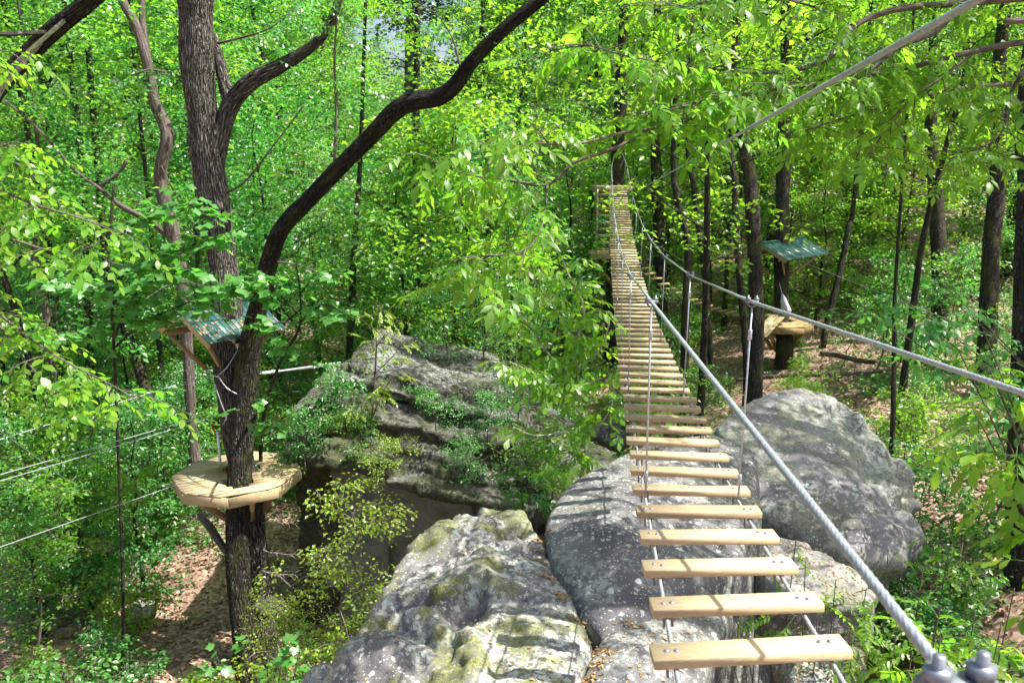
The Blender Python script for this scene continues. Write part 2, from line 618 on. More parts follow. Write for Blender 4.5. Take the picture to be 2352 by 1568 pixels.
M['lumber'] = lumber_mat('new_pine_lumber', (0.56, 0.44, 0.27), (0.44, 0.32, 0.17))
M['lumber_old'] = lumber_mat('treated_pine_lumber', (0.52, 0.36, 0.18), (0.36, 0.23, 0.10))
M['steel'] = plain('galvanised_steel', (0.42, 0.45, 0.48), 0.42, 0.55, 0.2, 60)
M['steel_dark'] = plain('dull_steel', (0.22, 0.24, 0.27), 0.5, 0.6, 0.2, 60)
M['bolt'] = plain('zinc_bolt', (0.16, 0.165, 0.21), 0.6, 0.3, 0.2, 90)
M['white_sleeve'] = plain('white_cable_sleeve', (0.75, 0.76, 0.77), 0.4, 0.0, 0.05)
M['net'] = plain('lilac_white_rope_net', (0.5, 0.46, 0.56), 0.8, 0.0, 0.3, 40)
M['red'] = plain('red_strap', (0.5, 0.02, 0.02), 0.6)
M['rock_smooth'] = rock_mat('smooth_sandstone', (0.165, 0.158, 0.162), (0.07, 0.065, 0.065), lich=0.45, moss=0.25, spots=0.85, stain=0.55, lichc=(0.50, 0.53, 0.48))
M['rock_mossy'] = rock_mat('mossy_sandstone', (0.20, 0.188, 0.188), (0.065, 0.058, 0.053), lich=0.95, moss=0.95, spots=0.9, stain=0.75, mossc=(0.15, 0.16, 0.014), moss_scale=1.1, lichc=(0.52, 0.55, 0.48))
M['rock_lichen'] = rock_mat('lichened_sandstone', (0.27, 0.258, 0.258), (0.06, 0.055, 0.05), lich=0.95, moss=0.5, spots=0.85, stain=0.55, mossc=(0.14, 0.15, 0.015), moss_scale=1.6, lichc=(0.52, 0.56, 0.50))
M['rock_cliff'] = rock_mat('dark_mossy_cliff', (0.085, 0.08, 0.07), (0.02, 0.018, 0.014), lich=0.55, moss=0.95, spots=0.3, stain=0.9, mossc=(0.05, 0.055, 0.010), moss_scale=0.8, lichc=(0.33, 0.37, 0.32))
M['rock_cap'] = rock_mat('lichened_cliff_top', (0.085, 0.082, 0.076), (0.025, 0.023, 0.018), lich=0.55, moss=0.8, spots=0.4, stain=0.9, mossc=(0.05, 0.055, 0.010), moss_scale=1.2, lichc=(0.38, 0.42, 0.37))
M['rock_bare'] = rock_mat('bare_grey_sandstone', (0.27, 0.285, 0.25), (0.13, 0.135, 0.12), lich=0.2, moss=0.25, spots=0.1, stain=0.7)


def roof_mat():
    m, nt, out = new_mat('green_painted_metal')
    tc = N(nt, 'ShaderNodeTexCoord')
    no = N(nt, 'ShaderNodeTexNoise', Scale=6.0, Detail=4.0)
    nt.links.new(tc.outputs['Object'], no.inputs['Vector'])
    c = ramp(nt, no.outputs[0], [(0.3, (0.022, 0.085, 0.078)), (0.7, (0.04, 0.12, 0.105))])
    b = N(nt, 'ShaderNodeBsdfPrincipled')
    b.inputs['Roughness'].default_value = 0.36
    nt.links.new(c, b.inputs['Base Color'])
    nt.links.new(b.outputs[0], out.inputs['Surface'])
    return m


M['roof'] = roof_mat()


# ------------------------------------------------------------------ the ground
def sstep(a, b, x):
    t = np.clip((x - a) / (b - a), 0, 1)
    return t * t * (3 - 2 * t)


def ground_z(x, y):
    x = np.atleast_1d(np.asarray(x, dtype=np.float64))
    y = np.atleast_1d(np.asarray(y, dtype=np.float64))
    z = np.interp(x, [-60, -25, -12, 1.5, 3.5, 5.6, 8.0, 12.0, 20.0, 40.0, 80.0], [3.0, 1.6, 0.7, 0.5, 1.2, 2.2, 3.1, 4.1, 5.0, 7.5, 14.0])
    # the bank under the boulders is higher close to the camera
    z = z + 2.3 * sstep(2.5, 7, x) * (1 - sstep(9, 22, y))
    z = z + 0.19 * np.clip(y - 44, 0, 75) * sstep(20, -30, x - 0.15 * y) + 0.19 * np.clip(y - 48, 0, 75) * sstep(-30, 20, x - 0.15 * y)
    p = np.stack([x, y, np.zeros_like(x)], 1)
    z = z + 0.55 * fbm(p * 0.11, 3, 5) + 0.22 * fbm(p * 0.45, 3, 8)
    return z


def gz(x, y):
    return float(ground_z([x], [y])[0])


def build_ground():
    xs = np.unique(np.concatenate([np.linspace(-400, -60, 18), np.arange(-60, 61, 0.6), np.linspace(60, 400, 18)]))
    ys = np.unique(np.concatenate([np.linspace(-200, -14, 10), np.arange(-14, 80, 0.6), np.arange(80, 140, 2.5), np.linspace(140, 600, 20)]))
    X, Y = np.meshgrid(xs, ys)
    Z = ground_z(X.ravel(), Y.ravel())
    V = np.stack([X.ravel(), Y.ravel(), Z], 1)
    nx, ny = len(xs), len(ys)
    i = np.arange(nx - 1)[None, :] + np.arange(ny - 1)[:, None] * nx
    i = i.ravel()
    Fq = np.stack([i, i + 1, i + 1 + nx, i + nx], 1)
    o = link('ground', mesh_np('ground', V, Fq, M['ground'], None, True))
    o['kind'] = 'structure'
    o['label'] = 'brown leaf litter and soil of the woodland floor'
    return o


build_ground()


# ------------------------------------------------------------------ rocks
def hull_obj(hulls):
    bm = bmesh.new()
    for pts in hulls:
        vs = [bm.verts.new(p) for p in pts]
        r = bmesh.ops.convex_hull(bm, input=vs, use_existing_faces=False)
        dead = [g for g in r['geom_interior'] if isinstance(g, bmesh.types.BMVert)]
        dead += [g for g in r['geom_unused'] if isinstance(g, bmesh.types.BMVert)]
        bmesh.ops.delete(bm, geom=list(set(dead)), context='VERTS')
    me = bpy.data.meshes.new('tmp')
    bm.to_mesh(me)
    bm.free()
    o = bpy.data.objects.new('tmp', me)
    col.objects.link(o)
    return o


def rock(name, hulls, voxel, smooth_it, disp, mat, parent=None, label=None, cat='rock', keep=True):
    o = hull_obj(hulls)
    md = o.modifiers.new('r', 'REMESH')
    md.mode = 'VOXEL'
    md.voxel_size = voxel
    if smooth_it:
        ms = o.modifiers.new('s', 'SMOOTH')
        ms.factor = 0.5
        ms.iterations = smooth_it
    dg = bpy.context.evaluated_depsgraph_get()
    me = bpy.data.meshes.new_from_object(o.evaluated_get(dg))
    old = o.data
    bpy.data.objects.remove(o)
    bpy.data.meshes.remove(old)
    n = len(me.vertices)
    V = np.empty(n * 3, dtype=np.float32)
    me.vertices.foreach_get('co', V)
    V = V.reshape(-1, 3).astype(np.float64)
    Nn = np.empty(n * 3, dtype=np.float32)
    me.vertices.foreach_get('normal', Nn)
    Nn = Nn.reshape(-1, 3).astype(np.float64)
    V = V + disp(V, Nn)
    base = Vector((float(V[:, 0].mean()), float(V[:, 1].mean()), float(V[:, 2].min())))
    if parent is not None:
        base = org(parent)
    me.vertices.foreach_set('co', (V - np.array(base)).astype(np.float32).ravel())
    me.polygons.foreach_set('use_smooth', np.ones(len(me.polygons), dtype=bool))
    me.update()
    me.name = name
    me.materials.clear()
    me.materials.append(mat)
    ob = link(name, me, parent)
    if parent is None:
        ob.location = base
        ORG[ob.name] = base
    if label:
        tag(ob, label, cat)
    return ob


def boulder_disp(amp, sc, seed, fine=0.03, pits=0.0):
    def f(V, Nn):
        d = amp * fbm(V * sc, 4, seed) + fine * fbm(V * sc * 5, 4, seed + 9)
        if pits:
            q = fbm(V * sc * 1.9 + 31, 3, seed + 4)
            d = d - pits * np.clip(q - 0.12, 0, 1) * 3
        return Nn * d[:, None]
    return f


# central smooth boulder under the bridge
B = [P(1245, 1190, 9.0), P(1262, 1290, 8.2), P(1310, 1390, 7.7), P(1378, 1462, 7.2), P(1480, 1410, 7.4), P(1290, 1115, 10.2),
     P(1400, 1052, 11.2), P(1500, 1012, 11.9), P(1640, 985, 12.4), P(1740, 1030, 12.2), P(1700, 1120, 10.6), P(1740, 1195, 9.6), P(1600, 1300, 8.2),
     P(1700, 1290, 8.6), P(1420, 1200, 8.6), P(1560, 1120, 9.9)]
B += [Vector((0.6, 8.2, 4.0)), Vector((1.0, 7.2, 4.2)), Vector((3.0, 8.0, 4.0)), Vector((3.6, 12, 4.0)), Vector((1.0, 12.0, 4.0))]
rock('boulder', [B], 0.06, 26, boulder_disp(0.10, 0.6, 3, 0.018), M['rock_smooth'],
     label='large smooth grey boulder with round lichen spots directly under the plank bridge')
# front slab below it
E = [P(1385, 1455, 7.45), P(1500, 1385, 7.8), P(1600, 1330, 8.2), P(1690, 1390, 7.9), P(1600, 1600, 6.7), P(1330, 1600, 6.6), P(1350, 1520, 6.9), P(1480, 1640, 6.3)]
E += [v + Vector((0, 0.6, -2.6)) for v in E[:6]]
rock('boulder', [E], 0.06, 12, boulder_disp(0.12, 0.8, 21, 0.03), M['rock_smooth'],
     label='low smooth grey rock slab beneath the nearest bridge planks')
# left craggy boulder
A = [P(1010, 1205, 9.3), P(1095, 1180, 9.6), P(1180, 1172, 9.7), P(1232, 1215, 9.1), P(1236, 1290, 8.4), P(1290, 1385, 7.8), P(1365, 1470, 7.1),
     P(1335, 1550, 6.6), P(1290, 1640, 6.2), P(905, 1310, 8.5), P(950, 1250, 9.0), P(890, 1375, 8.0), P(800, 1480, 7.4), P(760, 1580, 7.0), P(1050, 1450, 7.0), P(1150, 1330, 7.8), P(985, 1380, 7.5), P(1120, 1540, 6.5), P(900, 1540, 6.9), P(1000, 1640, 6.2)]
A += [Vector((-1.6, 8.6, 3.2)), Vector((-1.9, 6.6, 3.0)), Vector((0.9, 6.3, 3.4)), Vector((0.6, 9.6, 3.6)), Vector((-1.0, 9.8, 3.4))]
A2 = [P(1000, 1212, 9.1), P(1060, 1200, 9.0), P(1075, 1260, 8.6), P(960, 1260, 8.8), P(930, 1310, 8.4), P(1010, 1330, 8.2)]
A2 += [v + Vector((0, 0.2, -0.6)) for v in A2]
A3 = [P(900, 1380, 7.85), P(1000, 1370, 7.75), P(1020, 1440, 7.3), P(920, 1450, 7.35)]
A3 += [v + Vector((0, 0.2, -0.6)) for v in A3]


def craggy_disp(V, Nn):
    cr = sstep(0.5, -0.3, V[:, 0] + 0.35 * fbm(V * 0.8, 2, 2))
    rid = 1 - 2 * np.abs(fbm(V * 1.5, 4, 33))
    pit = np.clip(fbm(V * 1.9 + 5, 3, 36) - 0.16, 0, 1)
    d = 0.10 * fbm(V * 0.8, 3, 12) + 0.02 * fbm(V * 7, 4, 13) + cr * (0.15 * (rid - 0.55) - 0.75 * pit + 0.06 * fbm(V * 6, 4, 15))
    return Nn * d[:, None]


rock('boulder', [A, A2, A3], 0.04, 10, craggy_disp, M['rock_mossy'],
     label='craggy grey boulder with yellow moss and pale lichen left of the bridge')
# right boulder
Cc = [P(1640, 975, 12.6), P(1700, 930, 13.4), P(1770, 893, 14.0), P(1850, 876, 14.4), P(1905, 885, 14.4), P(1960, 945, 14.0), P(2010, 1040, 13.2), P(2060, 1120, 12.4),
      P(2110, 1210, 11.6), P(2095, 1280, 11.0), P(1960, 1290, 10.6), P(1840, 1230, 10.8), P(1740, 1170, 11.0), P(1700, 1080, 11.6), P(1880, 1080, 11.6), P(1980, 1170, 11.0), P(1850, 1150, 11.1)]
Cc += [P(2030, 1010, 13.9), P(2075, 1100, 13.2), P(2125, 1230, 12.2), P(1800, 960, 13.0), P(1900, 980, 12.9), P(1950, 1060, 12.3)]
Cc += [Vector((3.2, 11.0, 3.5)), Vector((5.5, 11.4, 3.5)), Vector((6.2, 13.5, 3.5)), Vector((3.4, 14.6, 3.5))]
C2 = [P(1890, 1130, 11.5), P(1970, 1120, 11.4), P(1990, 1210, 10.9), P(1900, 1220, 10.9)]
C2 += [v + Vector((0, 0.4, -0.7)) for v in C2]


def right_disp(V, Nn):
    d = 0.12 * fbm(V * 0.8, 3, 41) + 0.035 * fbm(V * 4.5, 4, 44)
    side = sstep(4.5, 5.4, V[:, 0] - 0.1 * (V[:, 1] - 11))
    fl = np.sin(V[:, 0] * 7 + 2.2 * fbm(V * 1.2, 3, 60) * 3)
    d = d + side * (0.05 * fl + 0.13 * fbm(V * 2.2, 4, 47) + 0.08)
    q = fbm(V * 1.5 + 11, 3, 52)
    d = d - 0.25 * side * np.clip(q - 0.1, 0, 1) * 2.5
    return Nn * d[:, None]


rock('boulder', [Cc, C2], 0.05, 22, right_disp, M['rock_lichen'],
     label='tall rounded boulder with fluted, lichened right flank beside the bridge')
# low ledge below the right boulder, litter on it
D1 = [P(1740, 1215, 10.4), P(1850, 1245, 10.4), P(2000, 1330, 9.6), P(2010, 1400, 8.8), P(1880, 1380, 8.6), P(1760, 1320, 8.8), P(1700, 1260, 9.6)]
D1 += [v + Vector((0, 0.3, -1.8)) for v in D1]
rock('rock_ledge', [D1], 0.06, 6, boulder_disp(0.2, 1.3, 71, 0.06, 0.1), M['rock_lichen'],
     label='low mossy rock ledge strewn with dead leaves below the tall boulder')
D2 = [P(1800, 1470, 7.6), P(1900, 1420, 8.0), P(1975, 1470, 7.6), P(1980, 1600, 7.0), P(1830, 1600, 6.8)]
D2 += [v + Vector((0, 0.3, -2.2)) for v in D2]
rock('rock_ledge', [D2], 0.06, 5, boulder_disp(0.22, 1.5, 77, 0.08, 0.12), M['rock_mossy'],
     label='moss-covered rock among the leaves at the near right of the bridge')
# small rocks
for i, (pv, d, s, lab) in enumerate([((760, 1562), 7.6, 0.35, 'small pale rock at the bottom edge left of the craggy boulder'),
                                     ((1420, 1000), 14.5, 0.55, 'dark flat rock behind the sapling left of the bridge'),
                                     ((600, 1395), 16.8, 0.5, 'dark rock at the foot of the cliff behind the twin-stemmed tree'),
                                     ((330, 1405), 18.5, 0.45, 'mossy rock among the saplings on the left forest floor')]):
    c = P(*pv, d)
    c.z = max(c.z, gz(c.x, c.y) + s * 0.2)
    pts = [c + Vector((random.gauss(0, 1), random.gauss(0, 1), random.gauss(0, 1))).normalized() * s * random.uniform(0.75, 1.15) for _ in range(16)]
    for q in pts:
        q.z = c.z + (q.z - c.z) * 0.6
    rock('small_rock', [pts], 0.05, 4, boulder_disp(0.09, 1.6, 90 + i, 0.05), M['rock_mossy' if i in (3, 0) else 'rock_cliff'], label=lab)

# layered cliff behind the craggy boulder: tilted strata, each broken into blocks
tilt = math.tan(R(13))
cliff_root = thing('cliff', 'dark layered mossy cliff with a pale bare recess, behind the twin-stemmed tree', 'cliff', (-2.0, 17.0, 0.0))
rgc = random.Random(14)


def block(x0, x1, h0, h1, yf, yb, jit=0.07):
    """a tilted block of one stratum; h is measured across the bedding"""
    pts = []
    for x in (x0, (x0 + x1) / 2, x1):
        for h in (h0, h1):
            for y in (yf, yb):
                pts.append(Vector((x + rgc.gauss(0, jit * 0.6), y + (rgc.gauss(0, jit) if y == yf else 0), h - tilt * (x + 2.0) + rgc.gauss(0, jit * 0.35))))
    return pts


def strata_disp(amp, fine, seed):
    def f(V, Nn):
        q = V * np.array([1.0, 1.0, 3.0])
        d = amp * fbm(V * 0.9, 3, seed) + fine * fbm(q * 2.4, 4, seed + 5) + fine * 0.6 * fbm(q * 7.0, 3, seed + 9)
        return Nn * d[:, None]
    return f


hulls, caps = [], []
h = 4.2
NS = 8
for k in range(NS):
    t = k / (NS - 1)
    th = rgc.uniform(0.18, 0.32)
    xl = -4.6 + 1.2 * t ** 1.6 + rgc.gauss(0, 0.1)
    xr = 1.75 - 2.1 * t ** 1.1 + rgc.gauss(0, 0.15)
    nb = 4 if k < 5 else 3
    xs = [xl] + sorted(xl + (xr - xl) * ((j + 1) / nb + rgc.uniform(-0.1, 0.1)) for j in range(nb - 1)) + [xr]
    base = 15.75 + 1.55 * t + 0.32 * (k % 2) * rgc.uniform(0.3, 1.0)
    for j in range(nb):
        xm = (xs[j] + xs[j + 1]) / 2
        yf = base + 0.10 * (xm + 1.5) ** 2 * 0.55 + rgc.uniform(-0.2, 0.25)
        bl = block(xs[j] - 0.03, xs[j + 1] + 0.02, h - 0.02, h + th, yf, 21.5)
        (caps if k >= NS - 2 else hulls).append(bl)
    h += th
# left flank that runs down to the ground
for k in range(6):
    z0 = -0.6 + k * 1.02
    hulls.append([Vector((x + rgc.gauss(0, 0.1), y + rgc.gauss(0, 0.12), z)) for x in (-4.95 + 0.08 * k, -3.6 - rgc.uniform(0, 0.3)) for y in (16.75 + 0.06 * k + rgc.uniform(-0.15, 0.2), 21) for z in (z0, z0 + 1.1)])
# right shoulder sloping to the bridge
for k, (x0, x1, z0, z1, yf) in enumerate(((0.9, 2.3, 2.4, 4.3, 15.6), (1.6, 3.0, 2.0, 3.7, 15.9), (0.4, 1.7, 3.2, 4.7, 16.0))):
    hulls.append([Vector((x + rgc.gauss(0, 0.12), y + rgc.gauss(0, 0.1), z + rgc.gauss(0, 0.1) - tilt * (x - x0))) for x in (x0, x1) for y in (yf, 20) for z in (z0, z1)])
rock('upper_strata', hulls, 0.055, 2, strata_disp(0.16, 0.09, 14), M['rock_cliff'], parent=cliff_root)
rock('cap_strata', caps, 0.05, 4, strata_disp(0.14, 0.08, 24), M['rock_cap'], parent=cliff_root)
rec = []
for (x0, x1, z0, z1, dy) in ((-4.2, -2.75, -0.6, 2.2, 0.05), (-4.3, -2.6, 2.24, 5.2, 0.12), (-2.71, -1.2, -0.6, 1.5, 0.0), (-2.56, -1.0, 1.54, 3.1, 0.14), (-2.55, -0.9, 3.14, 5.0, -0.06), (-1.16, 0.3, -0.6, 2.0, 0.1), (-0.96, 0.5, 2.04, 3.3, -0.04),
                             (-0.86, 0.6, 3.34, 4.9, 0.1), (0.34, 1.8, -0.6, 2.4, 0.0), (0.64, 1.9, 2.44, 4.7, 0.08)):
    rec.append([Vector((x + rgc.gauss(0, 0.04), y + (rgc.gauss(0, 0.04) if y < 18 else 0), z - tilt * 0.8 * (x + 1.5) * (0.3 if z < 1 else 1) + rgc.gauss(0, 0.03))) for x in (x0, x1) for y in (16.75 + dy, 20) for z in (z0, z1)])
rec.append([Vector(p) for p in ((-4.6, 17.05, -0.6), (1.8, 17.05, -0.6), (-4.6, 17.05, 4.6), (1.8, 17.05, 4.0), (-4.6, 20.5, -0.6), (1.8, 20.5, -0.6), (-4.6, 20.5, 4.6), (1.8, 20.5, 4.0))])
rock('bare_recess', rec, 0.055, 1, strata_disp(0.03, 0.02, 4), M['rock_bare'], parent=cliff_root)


# ------------------------------------------------------------------ leaves as arrays
def leaf_outline(L, W, prof, fold=0.16, curl=0.1):
    """a leaf along +x, upper side +z: two halves folded along the midrib"""
    V, Fq = [], []
    n = len(prof)
    for i, (t, w) in enumerate(prof):
        z = -curl * L * t * t
        V.append((t * L, 0, z))
    for s in (1, -1):
        for i, (t, w) in enumerate(prof):
            z = -curl * L * t * t
            V.append((t * L, s * w * W / 2, z + fold * w * W / 2))
    T = []
    for s in (0, 1):
        b = n + s * n
        for i in range(n - 1):
            quad = [i, i + 1, b + i + 1, b + i]
            if s == 0:
                T += [(quad[0], quad[1], quad[2]), (quad[0], quad[2], quad[3])]
            else:
                T += [(quad[0], quad[2], quad[1]), (quad[0], quad[3], quad[2])]
    return np.array(V), np.array(T)


OVAL = [(0, 0.02), (0.18, 0.6), (0.45, 1.0), (0.75, 0.68), (1.0, 0.02)]
LANCE = [(0, 0.02), (0.25, 0.75), (0.5, 1.0), (0.78, 0.5), (1.0, 0.02)]
OBOV = [(0, 0.02), (0.3, 0.5), (0.62, 1.0), (0.85, 0.7), (1.0, 0.05)]


def joinv(parts):
    V, T, b = [], [], 0
    for v, t in parts:
        V.append(v)
        T.append(t + b)
        b += len(v)
    return np.concatenate(V), np.concatenate(T)


def rotz(a):
    c, s = math.cos(a), math.sin(a)
    return np.array([[c, -s, 0], [s, c, 0], [0, 0, 1]])


def roty(a):
    c, s = math.cos(a), math.sin(a)
    return np.array([[c, 0, s], [0, 1, 0], [-s, 0, c]])


def compound_leaf(seed, pairs=3, L=0.26, lf=0.13, lw=0.055, prof=LANCE, droop=0.25):
    rg = random.Random(seed)
    parts = []
    # rachis as a thin three-sided strip
    pts = [(t * L, 0, -droop * L * t * t) for t in np.linspace(0, 1, 5)]
    V, T = [], []
    for (x, y, z) in pts:
        V += [(x, 0.0022, z), (x, -0.0022, z), (x, 0, z - 0.003)]
    for i in range(4):
        for k in range(3):
            a, b = i * 3 + k, i * 3 + (k + 1) % 3
            T += [(a, b, b + 3), (a, b + 3, a + 3)]
    parts.append((np.array(V), np.array(T)))
    for i in range(pairs):
        t = 0.38 + 0.5 * i / max(1, pairs - 1) if pairs > 1 else 0.6
        for s in (1, -1):
            k = 0.75 + 0.3 * i / pairs + rg.uniform(-0.1, 0.1)
            v, f = leaf_outline(lf * k, lw * k * rg.uniform(0.9, 1.15), prof, rg.uniform(0.05, 0.3), rg.uniform(0.05, 0.3))
            v = v @ roty(rg.uniform(-0.1, 0.55)).T @ rotz(s * rg.uniform(0.75, 1.1)).T
            v = v + np.array([t * L, 0, -droop * L * t * t])
            parts.append((v, f))
    v, f = leaf_outline(lf * 1.25, lw * 1.25, prof, 0.15, 0.2)
    v = v @ roty(0.35).T + np.array([L, 0, -droop * L])
    parts.append((v, f))
    return joinv(parts)


def tulip_leaf(seed, S=0.13):
    rg = random.Random(seed)
    o = [(0.0, 0.0), (0.05, 0.30), (0.18, 0.50), (0.32, 0.46), (0.45, 0.34), (0.62, 0.42), (0.86, 0.40), (0.80, 0.16), (0.78, 0.0)]
    V = [(0.4 * S, 0, 0)]
    ring = [(x, y) for x, y in o] + [(x, -y) for x, y in reversed(o[1:-1])]
    for x, y in ring:
        V.append((x * S, y * S * rg.uniform(0.95, 1.08), 0.18 * abs(y) * S - 0.12 * x * x * S))
    n = len(ring)
    T = [(0, 1 + (i + 1) % n, 1 + i) for i in range(n)]
    st = [(-0.09, 0.0015, 0.01), (-0.09, -0.0015, 0.01), (0, 0, 0)]
    V2 = np.array(V)
    return joinv([(V2, np.array(T)), (np.array(st), np.array([(0, 1, 2)]))])


def simple_leaf(seed, L=0.11, W=0.062, prof=OVAL):
    rg = random.Random(seed)
    v, t = leaf_outline(L * rg.uniform(0.85, 1.15), W * rg.uniform(0.9, 1.1), prof, rg.uniform(0.1, 0.3), rg.uniform(0.05, 0.35))
    v = v + np.array([0.02, 0, 0])
    return v, t


def sprig(seed, n=5, L=0.3, leaf=0.1, w=0.058, prof=OVAL):
    """a shoot with n alternate leaves"""
    rg = random.Random(seed)
    parts = []
    for i in range(n):
        t = (i + 0.6) / n
        s = 1 if i % 2 else -1
        k = rg.uniform(0.8, 1.2)
        v, f = leaf_outline(leaf * k, w * k, prof, rg.uniform(0.05, 0.3), rg.uniform(0.05, 0.3))
        a = s * rg.uniform(0.6, 1.0) if i < n - 1 else 0.1
        v = v @ roty(rg.uniform(0.0, 0.5)).T @ rotz(a).T + np.array([t * L, 0, -0.15 * L * t * t])
        parts.append((v, f))
    pts = [(t * L, 0, -0.15 * L * t * t) for t in (0, 0.5, 1.0)]
    V, T = [], []
    for (x, y, z) in pts:
        V += [(x, 0.002, z), (x, -0.002, z), (x, 0, z - 0.003)]
    for i in range(2):
        for k in range(3):
            a, b = i * 3 + k, i * 3 + (k + 1) % 3
            T += [(a, b, b + 3), (a, b + 3, a + 3)]
    parts.append((np.array(V), np.array(T)))
    return joinv(parts)


def scatter_quads(C, D, Nrm, L, W, fold=0.18):
    """folded 4-vertex leaves: base C, direction D, normal Nrm -> V, T"""
    S = np.cross(Nrm, D)
    S /= np.linalg.norm(S, axis=1, keepdims=True) + 1e-9
    L = L[:, None]
    W = W[:, None]
    b = C
    t = C + D * L - Nrm * L * 0.08
    r = C + D * L * 0.48 + S * W * 0.5 + Nrm * W * fold
    l = C + D * L * 0.48 - S * W * 0.5 + Nrm * W * fold
    V = np.stack([b, r, t, l], 1).reshape(-1, 3)
    i = np.arange(len(C)) * 4
    T = np.concatenate([np.stack([i, i + 1, i + 2], 1), np.stack([i, i + 2, i + 3], 1)])
    return V, T


def spray_leaves(rg, centers, radius, n, size, flat=0.25, tilt=0.55, droop=0.2):
    """flat layered clumps of leaves round each centre"""
    m = len(centers)
    C = np.repeat(centers, n, 0)
    rad = np.repeat(radius, n)
    a = rg.uniform(0, 2 * np.pi, m * n)
    r = np.sqrt(rg.uniform(0, 1, m * n)) * rad
    # every clump leans its own way, so that light and dark layers form
    lx = np.repeat(rg.normal(0, 0.28, m), n)
    ly = np.repeat(rg.normal(0, 0.28, m), n)
    x, y = np.cos(a) * r, np.sin(a) * r
    z = rg.normal(0, 1, m * n) * rad * flat + x * lx + y * ly - droop * r * r / (rad + 1e-6)
    C = C + np.stack([x, y, z], 1)
    ad = a + rg.normal(0, 0.7, m * n)
    D = np.stack([np.cos(ad), np.sin(ad), rg.normal(-0.25, 0.3, m * n)], 1)
    D /= np.linalg.norm(D, axis=1, keepdims=True)
    Nr = np.stack([rg.normal(0, tilt, m * n) - lx, rg.normal(0, tilt, m * n) - ly, np.ones(m * n)], 1)
    Nr -= D * np.sum(Nr * D, 1, keepdims=True)
    Nr /= np.linalg.norm(Nr, axis=1, keepdims=True)
    L = size * rg.uniform(0.7, 1.3, m * n)
    return scatter_quads(C, D, Nr, L, L * rg.uniform(0.5, 0.75, m * n))


# ------------------------------------------------------------------ tree kinds (meshes shared between trees)
def tree_kind(seed, H, r0, base, crown_r, n_limb, n_leaf_c, leaf_n, leaf_size, lean=0.06, clump=0.75, taper=0.55, crook=0.25, top_leaf=True):
    rg = np.random.default_rng(seed)
    random.seed(seed)
    tr = MB()
    pts = []
    k = 9
    off = np.zeros(2)
    dirv = rg.normal(0, lean, 2)
    for i in range(k):
        t = i / (k - 1)
        pts.append(Vector((off[0], off[1], H * 0.94 * t - (0.6 if i == 0 else 0))))
        off = off + dirv * H / k + rg.normal(0, crook, 2) * (0.2 + t) * (H / 20)
    rad = [r0 * (1.25 if i == 0 else 1.0 - taper * 1.55 * i / (k - 1) if i < 5 else (1 - taper) * (1 - (i - 4) / 4.6)) for i in range(k)]
    rad = [max(x, 0.012) for x in rad]
    cp, cr = resample(pts, rad, max(H / 26, 0.3))
    tr.tube(cp, cr, 9 if r0 > 0.12 else 6, 0.10, seed)
    cents, crad = [], []
    for j in range(n_limb):
        t = base + (1 - base) * ((j + rg.uniform(0, 1)) / n_limb) ** 0.9
        t = min(t, 0.97)
        q = Vector(cp[int(t * (len(cp) - 1))])
        a = rg.uniform(0, 2 * math.pi)
        u = (t - base) / (1 - base)
        ln = crown_r * (0.45 + 0.75 * math.sin(math.pi * min(1, 0.18 + u * 0.78))) * rg.uniform(0.65, 1.15)
        rise = rg.uniform(0.1, 0.6) * ln
        lp = [q]
        for s in range(1, 5):
            f = s / 4
            wv = rg.normal(0, 0.09, 3) * ln
            lp.append(q + Vector((math.cos(a) * ln * f, math.sin(a) * ln * f, rise * f ** 0.8)) + Vector(wv) * f)
        rl = max(0.012, 0.42 * cr[int(t * (len(cr) - 1))])
        lr = [rl, rl * 0.75, rl * 0.5, rl * 0.3, 0.008]
        lpp, lrr = resample(lp, lr, ln / 9)
        tr.tube(lpp, lrr, 5, 0.05, seed, cap=False)
        for s in range(n_leaf_c):
            f = 0.25 + 0.8 * (s + rg.uniform(0, 1)) / n_leaf_c
            f = min(f, 1.0)
            c = lpp[int(f * (len(lpp) - 1))]
            e = Vector(rg.normal(0, 0.22, 3)) * ln
            e.z *= 0.6
            c2 = c + e
            cents.append(tuple(c2))
            crad.append(clump * rg.uniform(0.6, 1.25))
            tr.tube([c, (c + c2) / 2 + Vector((0, 0, 0.05)), c2], [0.014, 0.01, 0.005], 3, cap=False)
    V, T = spray_leaves(rg, np.array(cents), np.array(crad), leaf_n, leaf_size)
    return tr, V, T


KIND = {}


def make_kind(key, n, bark, leafs, **kw):
    lst = []
    for i in range(n):
        k2 = dict(kw)
        g = (1.0, 0.8, 1.3, 0.9, 1.15)[i % 5]          # finer and coarser leaved kinds
        k2['leaf_size'] = kw['leaf_size'] * g
        k2['leaf_n'] = max(8, int(kw['leaf_n'] / g ** 1.4))
        tr, V, T = tree_kind(sum(map(ord, key)) * 13 + i * 101, **k2)
        tm = tr.mesh(key + '_trunk', M[bark], smooth=True)
        cms = [mesh_np(key + '_crown', V, T, M[leafs[0]])]
        for l in leafs[1:]:
            c = cms[0].copy()
            c.materials.clear()
            c.materials.append(M[l])
            cms.append(c)
        lst.append((tm, cms))
    KIND[key] = lst


